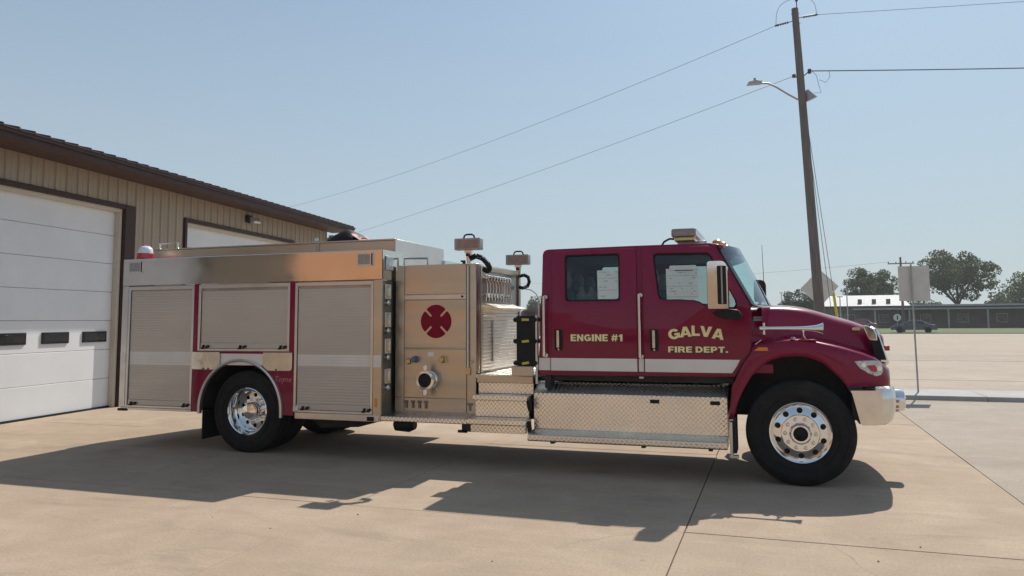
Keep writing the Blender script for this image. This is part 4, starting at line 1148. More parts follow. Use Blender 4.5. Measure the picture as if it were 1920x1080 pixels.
# lettering: heavy block capitals drawn as outlines in a unit box
def earc(cx, cz, a, b, a0, a1, n=10):
    return [(cx + a * cos(R(a0 + (a1 - a0) * i / n)), cz + b * sin(R(a0 + (a1 - a0) * i / n))) for i in range(n + 1)]
GLYPH = {
    'E': (0.80, [[(0, 0), (0, 1), (1, 1), (1, .78), (.37, .78), (.37, .61), (.92, .61), (.92, .40), (.37, .40), (.37, .22), (1, .22), (1, 0)]], []),
    'F': (0.76, [[(0, 0), (0, 1), (1, 1), (1, .77), (.38, .77), (.38, .58), (.92, .58), (.92, .36), (.38, .36), (.38, 0)]], []),
    'N': (0.95, [[(0, 0), (0, 1), (.30, 1), (.70, .42), (.70, 1), (1, 1), (1, 0), (.70, 0), (.30, .58), (.30, 0)]], []),
    'I': (0.33, [[(0, 0), (0, 1), (1, 1), (1, 0)]], []),
    'G': (1.00, [earc(.5, .5, .5, .5, 35, 305, 22) + [(.93, .07), (1, .12), (1, .55), (.52, .55), (.52, .36), (.70, .36), (.70, .27)] + earc(.5, .5, .22, .27, 312, 35, 16)], []),
    'A': (1.05, [[(0, 0), (.34, 1), (.66, 1), (1, 0), (.71, 0), (.655, .18), (.345, .18), (.29, 0)]], [[(.41, .37), (.59, .37), (.5, .68)]]),
    'L': (0.76, [[(0, 0), (0, 1), (.38, 1), (.38, .23), (1, .23), (1, 0)]], []),
    'V': (1.05, [[(0, 1), (.30, 1), (.5, .36), (.70, 1), (1, 1), (.66, 0), (.34, 0)]], []),
    'R': (0.95, [[(0, 0), (0, 1), (.60, 1)] + earc(.60, .68, .36, .32, 85, -55, 9) + [(1.02, 0), (.70, 0), (.48, .36), (.31, .36), (.31, 0)]], [[(.31, .57), (.31, .79), (.56, .79)] + earc(.56, .68, .10, .11, 80, -80, 5) + [(.56, .57)]]),
    'D': (0.95, [[(0, 0), (0, 1), (.46, 1)] + earc(.46, .5, .54, .5, 85, -85, 14) + [(.46, 0)]], [[(.31, .23), (.31, .77), (.44, .77)] + earc(.44, .5, .25, .27, 80, -80, 8) + [(.44, .23)]]),
    'P': (0.86, [[(0, 0), (0, 1), (.60, 1)] + earc(.60, .66, .40, .34, 85, -85, 10) + [(.60, .32), (.34, .32), (.34, 0)]], [[(.34, .54), (.34, .78), (.56, .78)] + earc(.56, .66, .12, .12, 80, -80, 5) + [(.56, .54)]]),
    'T': (0.84, [[(0, 1), (1, 1), (1, .77), (.68, .77), (.68, 0), (.32, 0), (.32, .77), (0, .77)]], []),
    '.': (0.30, [[(0, 0), (0, .27), (1, .27), (1, 0)]], []),
    '1': (0.52, [[(.36, 0), (.36, .68), (0, .60), (0, .80), (.48, 1), (1, 1), (1, 0)]], []),
    '#': (1.00, [[(.14, 0), (.30, 1), (.48, 1), (.32, 0)], [(.54, 0), (.70, 1), (.88, 1), (.72, 0)], [(.03, .24), (.05, .42), (.92, .42), (.90, .24)], [(.08, .58), (.10, .76), (.97, .76), (.95, .58)]], []),
}
def inflate(poly, d):
    n = len(poly)
    ar = sum(poly[i][0] * poly[(i + 1) % n][1] - poly[(i + 1) % n][0] * poly[i][1] for i in range(n))
    sg_ = 1 if ar > 0 else -1
    o = []
    for i in range(n):
        p, q, r = Vector(poly[i - 1]), Vector(poly[i]), Vector(poly[(i + 1) % n])
        a, b = (q - p), (r - q)
        if a.length < 1e-6 or b.length < 1e-6:
            continue
        a.normalize(); b.normalize()
        n1, n2 = Vector((a.y, -a.x)) * sg_, Vector((b.y, -b.x)) * sg_
        mm = n1 + n2
        if mm.length < 0.3: mm = n1
        mm.normalize()
        k = d / max(0.45, mm.dot(n1))
        o.append((q.x + mm.x * k, q.y + mm.y * k))
    return o
def word(txt, x0, x1, z0, z1, parent, rot=0.0, piv=None):
    gap, sp = 0.12, 0.34
    tot = sum((GLYPH[c][0] + gap) if c != ' ' else sp for c in txt) - gap
    k = (x1 - x0) / tot; h = z1 - z0
    front, back = M(), M()
    cx, cz = piv or ((x0 + x1) / 2, (z0 + z1) / 2)
    def place(p): return (cx + (p[0] - cx) * cos(rot) - (p[1] - cz) * sin(rot), cz + (p[0] - cx) * sin(rot) + (p[1] - cz) * cos(rot))
    x = x0
    for c in txt:
        if c == ' ': x += sp * k; continue
        w, outs, holes = GLYPH[c]
        for j, o in enumerate(outs):
            hs = holes if j == 0 else []
            P = lambda pp: [(x + a * w * k, z0 + b * h) for a, b in pp]
            front.plate([place(p) for p in P(o)], YCAB - 0.0040 - 0.0003 * j, YCAB - 0.0026, [[place(p) for p in P(q)] for q in hs])
            back.plate([place((a + 0.0022, b - 0.0028)) for a, b in inflate(P(o), 0.0052)], YCAB - 0.0022 - 0.00008 * j, YCAB - 0.0008, [[place((a + 0.0022, b - 0.0028)) for a, b in inflate(P(q), -0.0052)] for q in hs])
        x += (w + gap) * k
    back.build('letter_outline', 'letter_shadow', parent, smooth=0)
    front.build('gold_lettering', 'gold_leaf', parent, smooth=0)
word('ENGINE #1', -2.148, -1.567, 1.427, 1.503, doorR)
word('FIRE DEPT.', -1.078, -0.462, 1.311, 1.374, doorF)
for ch, cxx, zc, rot, w in (('G', -1.013, 1.506, 0.17, 0.122), ('A', -0.893, 1.529, 0.085, 0.122), ('L', -0.786, 1.540, 0.0, 0.086), ('V', -0.680, 1.531, -0.085, 0.122), ('A', -0.556, 1.506, -0.17, 0.122)):
    word(ch, cxx - w / 2, cxx + w / 2, zc - 0.055, zc + 0.055, doorF, rot)

# ---- hood and fenders
ftX = [-0.48, -0.225, -0.04, 0.233, 0.498, 0.757, 0.90, 0.99, 1.04]
ftZ = [1.30, 1.385, 1.428, 1.456, 1.410, 1.338, 1.288, 1.235, 1.17]
htX = [-0.225, 0.086, 0.312, 0.597, 0.79, 0.90, 0.97, 1.02]
htZ = [1.800, 1.806, 1.778, 1.690, 1.632, 1.588, 1.552, 1.51]
arX = [-0.42, -0.388, -0.32, -0.239, -0.15, -0.048, 0.08, 0.227, 0.33, 0.447, 0.60, 0.656, 0.675]
arZ = [0.655, 0.774, 0.930, 1.067, 1.165, 1.238, 1.277, 1.285, 1.268, 1.220, 1.072, 0.992, 0.985]
rrX = [-0.475, -0.43, -0.31, -0.225]; rrZ = [0.63, 0.97, 1.205, 1.315]
def fy(x): return 8.262 + (0.0 if x < 0.45 else 0.22 * ((x - 0.45) / 0.6) ** 2.6)
def bottom(x):
    if x <= -0.42: return 0.63
    if x >= 0.675: return 0.985
    return float(np.interp(x, arX, arZ))
def hy(x): return 8.385 + 0.36 * max(0.0, (x + 0.225) / 1.25) ** 0.9
stations = sorted(set([-0.475, -0.46, -0.445, -0.43, -0.4205] + [round(-0.42 + 0.035 * k, 4) for k in range(0, 43)] + [-0.225, 0.656, 0.675]))
stations = [x for x in stations if x <= 1.055]
def full(near):
    q = M()
    Y = (lambda y: y) if near else mir
    S1, S2 = [], []
    for x in stations:
        zb = bottom(x)
        if x < -0.225: zt = float(np.interp(x, rrX, rrZ))
        else: zt = hermite(ftX, ftZ, x) - 0.055
        zt = max(zt, zb + 0.01)
        y = fy(x)
        # lip turned in at the arch
        row = [(x, Y(y + 0.05), zb + 0.012), (x, Y(y + 0.012), zb), (x, Y(y), zb + 0.02)]
        for k in range(1, 7):
            t = k / 6
            row.append((x, Y(y - 0.014 * sin(pi * t)), zb + 0.02 + (zt - zb - 0.02) * t))
        S1.append(row)
        if x >= -0.2251:
            zf = hermite(ftX, ftZ, x); zh = hermite(htX, htZ, x); yh = hy(x)
            tk = min(1.0, max(0.0, (x + 0.225) / 0.25))
            yi = max(yh, y + 0.10)
            S2.append([(x, Y(y), zt), (x, Y(y + 0.012), zf - 0.022), (x, Y(y + 0.038), zf - 0.004), (x, Y(y + 0.07), zf),
                       (x, Y(y + 0.07 + (yi - y - 0.07) * 0.6), zf + 0.004 + 0.02 * (1 - tk)), (x, Y(yi), zf + 0.035),
                       (x, Y(yi + 0.022), zf + 0.035 + (zh - zf - 0.05) * 0.30), (x, Y(yi + 0.032), zf + 0.035 + (zh - zf - 0.05) * 0.62),
                       (x, Y(yi + 0.055), zh - 0.065), (x, Y(yi + 0.10), zh - 0.030), (x, Y(yi + 0.20), zh - 0.012), (x, Y(YC - 0.30), zh + 0.004), (x, YC, zh + 0.012)])
    q.grid(S1); q.grid(S2)
    # nose between fender and grille
    last1, last2 = S1[-1], S2[-1]
    ring = [p for p in last1] + last2[1:]
    q.grid([ring, [(p[0] + 0.03, Y(Y(p[1]) + (0.05 if Y(p[1]) < 9.2 else 0)), p[2] - 0.012) for p in ring]])
    q.face([(p[0] + 0.03, Y(Y(p[1]) + (0.05 if Y(p[1]) < 9.2 else 0)), p[2] - 0.012) for p in ring])
    return q
hoodm = full(True); hood = hoodm.build('hood', 'red_paint', fe, weld=True, smooth=50)
full(False).build('hood', 'red_paint', fe, weld=True, smooth=50, label='far half of the maroon hood')
# dark liner inside the front wheel wells
for near in (True, False):
    Y = (lambda y: y) if near else mir
    m = M()
    m.grid([[(x, Y(y), bottom(x) + 0.02 + dz) for y, dz in ((8.31, 0.0), (8.5, 0.03), (8.98, 0.03))] for x in np.linspace(-0.42, 0.675, 30)])
    m.face([(-0.46, Y(8.98), 0.6), (0.9, Y(8.98), 0.6), (0.9, Y(8.98), 1.3), (-0.46, Y(8.98), 1.3)])
    m.face([(-0.40, Y(8.31), 0.66), (-0.40, Y(8.98), 0.66), (-0.36, Y(8.98), 1.2), (-0.36, Y(8.31), 1.0)])
    m.prism([(0.66, Y(8.29), 1.0), (0.80, Y(8.33), 0.98), (0.80, Y(8.33), 0.655), (0.765, Y(8.31), 0.62), (0.74, Y(8.29), 0.72)], (0, 0, 0), (0, 0.6 if near else -0.6, 0))
    m.build('wheel_well', 'chassis_black', fe, smooth=40)
m = M(); m.box(-0.24, -0.02, 8.34, 8.42, 1.10, 1.20); m.build('well_panel', 'red_paint', fe, bevel=0.01)
# hood fittings
m = M(); m.box(-0.205, -0.095, hy(-0.15) + 0.006, hy(-0.15) + 0.03, 1.665, 1.685); m.box(-0.205, -0.105, hy(-0.15) + 0.006, hy(-0.15) + 0.03, 1.640, 1.660); m.build('badge', 'grey_housing', fe, bevel=0.003)
hyv = 8.235
m = M()
m.lathe([(0.012, -0.145), (0.022, -0.14), (0.024, -0.105), (0.012, -0.10)], (0, hyv, 1.563), 'x', 16, True)
m.lathe([(0.012, -0.10), (0.017, -0.075), (0.0175, 0.20), (0.021, 0.30), (0.027, 0.36), (0.036, 0.41), (0.051, 0.452), (0.057, 0.462), (0.052, 0.464), (0.03, 0.41), (0.016, 0.34)], (0, hyv, 1.563), 'x', 28)
m.lathe([(0.022, -0.09), (0.022, -0.075)], (0, hyv, 1.563), 'x', 16, True, True)
m.tube([(-0.10, hyv, 1.508), (-0.10, hyv, 1.618)], 0.011, 10)
m.lathe([(0.014, 0), (0.014, 0.02)], (-0.10, hyv, 1.60), 'z', 12, True, True)
m.lathe([(0.014, 0), (0.014, 0.02)], (-0.10, hyv, 1.502), 'z', 12, True, True)
m.tube([(-0.10, hyv, 1.563), (-0.10, 8.42, 1.563)], 0.010, 8)
m.tube([(0.275, hyv, 1.55), (0.275, hyv + 0.01, 1.49), (0.262, hyv + 0.06, 1.45)], 0.011, 8); m.tube([(0.275, hyv, 1.49), (0.30, hyv + 0.04, 1.45)], 0.010, 8)
m.build('air_horn', 'chrome', fe, smooth=40)
m = M(); m.box(0.225, 0.40, 8.272, 8.32, 1.436, 1.452); m.build('horn_foot', 'red_paint', fe, bevel=0.004)
m = M(); m.lathe([(0.0, -0.02), (0.022, -0.014), (0.03, 0.0), (0.02, 0.014), (0.0, 0.02)], (0.175, 8.285, 1.462), 'z', 16); m.build('fender_stud', 'chrome', fe)
m = M(); m.prism([(-0.205, 8.252, 1.335), (-0.06, 8.252, 1.335), (-0.075, 8.252, 1.372), (-0.16, 8.252, 1.372)], (0, 0, 0), (0, 0.03, 0)); m.build('side_marker', 'amber_lens', fe, bevel=0.004)
m = M(); m.prism([(-0.20, 8.335, 1.400), (-0.185, 8.335, 1.392), (-0.125, 8.335, 1.440), (-0.135, 8.335, 1.448)], (0, 0, 0), (0, 0.04, 0)); m.build('fender_trim', 'chrome_worn', fe, bevel=0.004)
m = M(); m.plate(rrect(0.765, 0.845, 1.535, 1.565, 0.012), hy(0.8) - 0.004, hy(0.8) + 0.12); m.build('hood_vent', 'chrome_worn', fe, bevel=0.004)
# head lamp wraps the fender corner
hl = [(0.735, 1.238), (0.80, 1.243), (0.90, 1.242), (0.985, 1.236), (1.005, 1.20), (1.008, 1.13), (0.985, 1.095), (0.94, 1.085), (0.865, 1.115), (0.79, 1.165)]
def lampfn(near):
    def fn(co):
        y = fy(co.x) + (co.y - 8.2)
        return Vector((co.x, y if near else mir(y), co.z))
    return fn
for near in (True, False):
    m = M(); m.plate(hl, 8.185, 8.23, fn=lampfn(near)); h = m.build('head_lamp', 'clear_lens', fe, bevel=0.006)
    m = M(); m.plate([(0.855, 1.195), (0.93, 1.20), (0.955, 1.155), (0.935, 1.125), (0.89, 1.14)], 8.181, 8.187, fn=lampfn(near)); m.build('turn_lens', 'red_lens', h)
    m = M(); m.plate(circ(0.825, 1.20, 0.024, 14), 8.181, 8.187, fn=lampfn(near)); m.plate(circ(0.975, 1.165, 0.026, 14), 8.181, 8.187, fn=lampfn(near)); m.build('reflector', 'chrome', h)
# grille
GX = lambda z: 0.985 + (1.55 - z) * 0.27
m = M()
y0, y1 = 8.70, mir(8.70)
for (a, b, c, d) in ((y0, y0 + 0.10, 1.20, 1.56), (y1 - 0.10, y1, 1.20, 1.56), (y0 + 0.10, y1 - 0.10, 1.47, 1.57), (y0 + 0.10, y1 - 0.10, 1.18, 1.24)):
    m.prism([(GX(c) - 0.06, a, c), (GX(c) + 0.03, a, c), (GX(d) + 0.02, a, d), (GX(d) - 0.075, a, d)], (0, 0, 0), (0, b - a, 0))
gr = m.build('grille', 'chrome', fe, bevel=0.015, seg=3)
m = M(); m.prism([(GX(1.24) - 0.05, y0 + 0.1, 1.24), (GX(1.24) + 0.0, y0 + 0.1, 1.24), (GX(1.47) - 0.0, y0 + 0.1, 1.47), (GX(1.47) - 0.05, y0 + 0.1, 1.47)], (0, 0, 0), (0, y1 - y0 - 0.2, 0)); m.build('grille_mesh', 'black_plastic', gr)
for k in range(5):
    z = 1.265 + k * 0.042
    m = M(); m.box(GX(z) - 0.02, GX(z) + 0.025, y0 + 0.10, y1 - 0.10, z, z + 0.014); m.build('grille_bar', 'chrome', gr, bevel=0.003)
m = M(); m.prism([(0.955, 8.655, 1.235), (1.075, 8.655, 1.235), (1.02, 8.655, 1.45), (0.985, 8.655, 1.53), (0.93, 8.655, 1.50)], (0, 0, 0), (0, 0.044, 0)); m.build('grille_side', 'black_plastic', fe, bevel=0.008)
m = M(); m.prism([(0.915, 8.645, 1.43), (1.000, 8.645, 1.43), (0.995, 8.645, 1.50), (0.97, 8.645, 1.555), (0.90, 8.645, 1.59), (0.86, 8.645, 1.585)], (0, 0, 0), (0, 0.052, 0)); m.build('grille_crown', 'chrome', fe, bevel=0.012, seg=3)
m = M(); m.box(1.072, 1.125, 8.78, 8.84, 1.325, 1.375); m.build('front_marker', 'red_lens', fe, bevel=0.006)
# bumper and siren
m = M()
P = []
for i in range(27):
    s = i / 26
    y = 8.215 + s * (mir(8.215) - 8.215)
    bow = 0.115 * (1 - abs(2 * s - 1) ** 2.2)
    edge = min(s, 1 - s) * (mir(8.215) - 8.215)
    cr = -0.10 * max(0.0, 1 - edge / 0.16) ** 2
    xf = 1.065 + bow + cr
    P.append([(0.70 if edge < 0.14 else xf - 0.06, y, 0.925), (0.685 if edge < 0.14 else xf - 0.05, y, 0.955), (xf - 0.02, y, 0.962), (xf, y, 0.94), (xf + 0.005, y, 0.86), (xf - 0.003, y, 0.74), (xf - 0.035, y, 0.66), (xf - 0.07, y, 0.628), (0.785 if edge < 0.14 else xf - 0.12, y, 0.622), (0.765 if edge < 0.14 else xf - 0.12, y, 0.635)])
m.grid(P)
m.face([p for p in P[0]]); m.face([p for p in reversed(P[-1])])
bmp = m.build('bumper', 'chrome_worn', fe, smooth=45)
m = M()
for i in range(27):
    pass
rowf = [(p[2][0] - 0.005, p[2][1]) for p in P]
m.prism([(0.72, rowf[2][1], 0.944)] + [(x, y, 0.944) for x, y in rowf[2:-2]] + [(0.72, rowf[-3][1], 0.944)], (0, 0, 0), (0, 0, 0.010)); m.build('bumper_deck', 'tread_plate', fe)
m = M(); m.box(-0.15, 0.93, 8.80, mir(8.80), 0.62, 1.52); m.build('engine_block', 'chassis_black', fe)
m = M(); m.box(0.72, 0.97, 8.75, mir(8.75), 0.90, 1.25); m.build('radiator', 'chassis_black', fe)
m = M(); m.box(0.70, 1.02, 8.30, mir(8.30), 0.66, 0.93); m.build('bumper_carrier', 'chassis_black', fe)
m = M(); m.lathe([(0.09, 1.12), (0.118, 1.135), (0.122, 1.16), (0.122, 1.30), (0.112, 1.335), (0.07, 1.35), (0.0, 1.352)], (-0.035, 9.30, 0.775), 'x', 36); sr = m.build('siren', 'chrome', fe, smooth=40)
for k in range(12):
    a = 2 * pi * k / 12
    m = M()
    c, s_ = cos(a), sin(a)
    m.prism([(1.15, 9.30 + 0.1235 * cos(a - 0.13), 0.772 + 0.1235 * sin(a - 0.13)), (1.15, 9.30 + 0.1235 * cos(a + 0.13), 0.772 + 0.1235 * sin(a + 0.13)), (1.24, 9.30 + 0.1235 * cos(a + 0.13), 0.772 + 0.1235 * sin(a + 0.13)), (1.24, 9.30 + 0.1235 * cos(a - 0.13), 0.772 + 0.1235 * sin(a - 0.13))], (0, 0, 0), (0, -0.004 * c, -0.004 * s_)); m.build('siren_slot', 'grey_housing', sr)
m = M(); m.lathe([(0.03, 0), (0.028, 0.012)], (1.02, 8.62, 0.80), 'x', 12, cap1=True); m.box(1.00, 1.06, 8.30, 8.34, 0.80, 0.85); m.build('bumper_lamp', 'black_plastic', fe)

# ---- loose case standing on the bracket of the step
case = thing('equipment_case', 'upright black plastic case with three yellow latches between the pump panel and the maroon cab', 'case', (-2.70, 8.35, 1.145))
m = M(); m.box(-2.785, -2.565, 8.285, 8.455, 1.147, 1.715); m.build('case_body', 'black_plastic', case, bevel=0.015)
for z in (1.18, 1.425, 1.668):
    m = M(); m.box(-2.808, -2.545, 8.270, 8.462, z - 0.026, z + 0.026); m.box(-2.815, -2.79, 8.262, 8.30, z - 0.016, z + 0.016); m.box(-2.56, -2.535, 8.262, 8.30, z - 0.016, z + 0.016)
    m.build('rib_band', 'black_plastic', case, bevel=0.008)
for z, r_ in ((1.18, 0.18), (1.425, 0.10), (1.668, 0.0)):
    m = M(); c, s_ = cos(r_), sin(r_)
    pts = [(-0.042, -0.014), (0.042, -0.014), (0.042, 0.014), (-0.042, 0.014)]
    m.prism([(-2.668 + a * c - b * s_, 8.258, z + a * s_ + b * c) for a, b in pts], (0, 0, 0), (0, 0.014, 0)); m.build('latch', 'yellow_plastic', case, bevel=0.003)

# ================================================================ FIRE STATION
st = thing('fire_station', 'tan ribbed metal fire station with brown eave and white overhead doors behind the truck', 'building', (-12.395, 11.796, 0), R(7.46))
L = dict(local=True)
HEAD, SOFF = 3.965, 4.56
doors = [(-8.4, -4.75), (-3.46, 0.19), (2.25, 7.3)]
T0, T1 = -11.4, 9.57
# ribbed wall sheets, one object per rib bay
RIB = 0.268
def sheet_mesh(z0, z1):
    q = M()
    prof = [(0.0, 0.0), (0.0, 0.012), (0.026, 0.026), (0.026, 0.052), (0.0, 0.066), (0.0, 0.150), (0.006, 0.156), (0.006, 0.168), (0.0, 0.174), (0.0, RIB - 0.0005)]
    q.grid([[(x, y, z0) for x, y in prof], [(x, y, z1) for x, y in prof]])
    return q
protos = {}
t = 0.505 - RIB * 44
while t < T1 - 0.05:
    tm = t + RIB / 2
    z0 = 0.05
    for a, b in doors:
        if a - 0.05 < tm < b + 0.05: z0 = HEAD + 0.10
    key = z0
    if key not in protos:
        protos[key] = sheet_mesh(z0, SOFF + 0.02).build('wall_panel', 'siding_tan', st, local=True, smooth=20)
        protos[key].location = (0, t, 0)
    else:
        copy_at(protos[key], st, (0, t, 0))
    t += RIB
m = M(); m.box(-0.10, -0.02, 0.50, 2.17, 0.0, SOFF); m.box(-0.10, -0.02, 7.38, T1, 0.0, SOFF); m.box(-0.10, -0.02, -4.68, -3.54, 0.0, SOFF); m.box(-0.10, -0.02, T0, -8.48, 0.0, SOFF)
m.box(-0.10, -0.02, -8.48, -4.68, HEAD + 0.07, SOFF); m.box(-0.10, -0.02, -3.54, 0.50, HEAD + 0.07, SOFF); m.box(-0.10, -0.02, 2.17, 7.38, HEAD + 0.07, SOFF)
m.box(-15.0, -0.10, T1 - 0.12, T1, 0.0, SOFF); m.box(-15.0, -0.10, T0, T0 + 0.12, 0.0, SOFF); m.box(-15.0, -14.9, T0 + 0.12, T1 - 0.12, 0.0, SOFF)
m.build('wall', 'siding_tan', st, smooth=0, **L)
m = M(); m.box(-0.03, 0.035, T1 - 0.002, T1 + 0.03, 0.0, SOFF); m.build('corner_trim', 'siding_tan', st, smooth=0, bevel=0.004, **L)
# trims round the openings
m = M(); m.box(-0.06, 0.045, 0.205, 0.500, 0.0, HEAD + 0.09); m.box(-0.06, 0.040, -3.46, 0.2045, HEAD, HEAD + 0.09); m.box(-0.06, 0.045, -3.54, -3.4605, 0.0, HEAD + 0.09); m.build('door_trim', 'trim_brown', st, bevel=0.005, **L)
m = M(); m.box(-0.06, 0.045, -8.48, -8.40, 0.0, HEAD + 0.08); m.box(-0.06, 0.040, -8.3995, -4.75, HEAD, HEAD + 0.08); m.box(-0.06, 0.045, -4.749, -4.68, 0.0, HEAD + 0.08); m.build('door_trim', 'trim_brown', st, bevel=0.005, **L)
m = M(); m.box(-0.06, 0.045, 2.17, 2.25, 0.0, HEAD + 0.08); m.box(-0.06, 0.040, 2.2505, 7.30, HEAD, HEAD + 0.08); m.box(-0.06, 0.045, 7.301, 7.38, 0.0, HEAD + 0.08); m.build('door_trim', 'trim_brown', st, bevel=0.005, **L)
for a, b in doors:
    m = M(); m.box(-0.14, -0.03, b - 0.075, b, 0.0, HEAD - 0.075); m.box(-0.14, -0.03, a, a + 0.075, 0.0, HEAD - 0.075); m.box(-0.14, -0.03, a, b, HEAD - 0.075, HEAD); m.build('door_casing', 'door_casing', st, bevel=0.006, **L)
    gd = M(); gd.box(-0.20, -0.185, a + 0.03, b - 0.03, 0.0, HEAD - 0.03); gd = gd.build('overhead_door', 'trim_brown', st, smooth=0, **L)
    sec_h = 0.567
    for k in range(7):
        z0 = 0.012 + k * sec_h
        z1 = min(z0 + sec_h - 0.006, HEAD - 0.04)
        q = M(); q.box(-0.184, -0.142, a + 0.05, b - 0.05, z0, z1)
        n = int((b - a - 0.3) / 0.6)
        q.build('door_section', 'door_white', gd, bevel=0.006, smooth=30, **L)
    for j in range(5):
        w = 0.62; y1_ = b - 0.20 - j * 0.97; y0_ = y1_ - w
        if y0_ < a + 0.1: break
        q = M(); q.box(-0.1415, -0.118, y0_, y1_, 1.295, 1.50); q.mat(1).box(-0.1185, -0.1165, y0_ + 0.035, y1_ - 0.035, 1.33, 1.465); wfr = q.build('door_window', ['black_plastic', 'dark_glass'], gd, bevel=0.006, **L)
    q = M(); q.box(-0.15, -0.10, a + 0.05, b - 0.05, -0.002, 0.035); q.build('bottom_seal', 'black_rubber', gd, smooth=0, **L)
# eave: soffit boards, fascia, gutter lip, roof sheets
OV = 0.80
k = 0
y = T0 - 0.4
while y < T1 + 0.38:
    q = M(); q.box(0.03, OV - 0.02, y + 0.002, min(y + 0.398, T1 + 0.40), SOFF + 0.0, SOFF + 0.012); q.build('soffit_board', 'soffit_brown', st, smooth=0, **L); y += 0.4
m = M(); m.box(OV - 0.02, OV + 0.0, T0 - 0.42, T1 + 0.42, SOFF - 0.02, SOFF + 0.145); m.box(OV + 0.0, OV + 0.035, T0 - 0.42, T1 + 0.42, SOFF + 0.075, SOFF + 0.135); m.build('fascia', 'trim_brown', st, bevel=0.006, **L)
m = M()
def zr(x): return SOFF + 0.165 + (OV - x) * 0.22 if x > -7.5 else SOFF + 0.165 + (OV + 7.5) * 0.22 - (-7.5 - x) * 0.22
for (xa, xb) in ((OV + 0.05, -7.5), (-7.5, -15.8)):
    m.prism([(xa, T0 - 0.45, zr(xa)), (xb, T0 - 0.45, zr(xb)), (xb, T0 - 0.45, zr(xb) - 0.03), (xa, T0 - 0.45, zr(xa) - 0.022)], (0, 0, 0), (0, T1 - T0 + 0.9, 0))
roof_ = m.build('roof', 'roof_brown', st, smooth=0, **L)
rp = None
n = int((T1 - T0 + 0.86) / 0.305)
for i in range(n + 1):
    y = T0 - 0.43 + i * 0.305
    if rp is None:
        q = M(); q.prism([(OV + 0.055, -0.02, zr(OV + 0.055) - 0.006), (OV + 0.055, 0.02, zr(OV + 0.055) - 0.006), (OV + 0.055, 0.012, zr(OV + 0.055) + 0.034), (OV + 0.055, -0.012, zr(OV + 0.055) + 0.034)], (OV + 0.055, 0, 0), (-7.45, 0, zr(-7.5) - zr(OV + 0.055)))
        rp = q.build('roof_rib', 'roof_brown', roof_, smooth=0, **L); rp.location = (0, y, 0)
    else:
        copy_at(rp, roof_, (0, y, 0))
for yy in (T0, T1 - 0.12):
    m = M(); m.prism([(0.0, yy, SOFF), (-7.5, yy, zr(-7.5) - 0.05), (-15.0, yy, SOFF)], (0, 0, 0), (0, 0.12, 0)); m.build('gable', 'siding_tan', st, smooth=0, **L)
m = M(); m.box(OV - 0.10, OV - 0.021, T1 + 0.30, T1 + 0.41, SOFF - 0.012, SOFF + 0.0); m.build('soffit_return', 'trim_brown', st, smooth=0, **L)
# wall pack lamp
m = M(); m.box(0.026, 0.09, 4.72, 4.93, 4.26, 4.46); wl = m.build('wall_lamp', 'black_plastic', st, bevel=0.012, **L)
m = M(); m.prism([(0.09, 4.80, 4.42), (0.20, 4.80, 4.40), (0.26, 4.80, 4.30), (0.22, 4.80, 4.25), (0.09, 4.80, 4.25)], (0, 0, 0), (0, 0.30, 0)); m.build('lamp_housing', 'clear_lens', wl, bevel=0.012, **L)

# ================================================================ POLES, WIRES, SIGNS
up_ = thing('utility_pole', 'tall leaning wooden utility pole with a street lamp arm behind the maroon hood', 'utility pole', (1.5, 26.93, 0))
PB, PT = Vector((1.5, 26.93, -0.05)), Vector((1.03, 26.77, 12.12))
pole_at = lambda f: PB.lerp(PT, f)
m = M(); m.tube([pole_at(i / 24) for i in range(25)], 0.175, 16, True, 0.108); m.build('shaft', 'pole_wood', up_, smooth=50)
m = M(); m.tube([pole_at(0.995) + Vector((0.06, -0.05, 0)), pole_at(0.995) + Vector((0.06, -0.05, 0.30))], 0.016, 8); m.lathe([(0.02, 0), (0.05, 0.03), (0.05, 0.06), (0.035, 0.07), (0.05, 0.09), (0.03, 0.12)], tuple(pole_at(0.995) + Vector((0.06, -0.05, 0.27))), 'z', 14, True, True); m.build('pin_insulator', 'porcelain', up_)
topc = pole_at(0.965)
endL = Vector((0.41, 26.56, 11.53)); endR = Vector((1.72, 27.0, 11.90))
def dead_end(a, b):
    q = M(); q.tube([a, b], 0.013, 6)
    n = 5
    d = (b - a)
    for i in range(n):
        p = a + d * (0.30 + 0.14 * i)
        q.tube([p - d.normalized() * 0.014, p + d.normalized() * 0.014], 0.040, 10)
    q.tube([b - d.normalized() * 0.05, b + d.normalized() * 0.03], 0.034, 8)
    q.build('dead_end_insulator', 'porcelain', up_)
dead_end(topc + Vector((-0.1, 0, 0)), endL); dead_end(pole_at(0.972) + Vector((0.1, 0, 0)), endR)
pin = pole_at(0.995) + Vector((0.06, -0.05, 0.40))
m = M(); m.tube([endL + (pin - endL) * (i / 12) + Vector((-0.20 * sin(pi * i / 12), 0, 0.22 * sin(pi * i / 12))) for i in range(13)], 0.008, 5); m.tube([pin + (endR - pin) * (i / 12) + Vector((0.18 * sin(pi * i / 12), 0, 0.18 * sin(pi * i / 12))) for i in range(13)], 0.008, 5); m.build('jumper_wire', 'wire_grey', up_)
m = M(); m.tube([pole_at(0.955) + Vector((-0.12, 0, -0.02)), pole_at(0.955) + Vector((0.14, 0, 0.02))], 0.02, 8); m.tube([pole_at(0.985) + Vector((-0.13, 0, 0)), pole_at(0.985) + Vector((0.13, 0, 0))], 0.018, 8); m.build('cross_bolt', 'galvanised', up_)
low_l = Vector((0.92, 26.73, 9.78)); low_r = Vector((1.42, 26.90, 9.95))
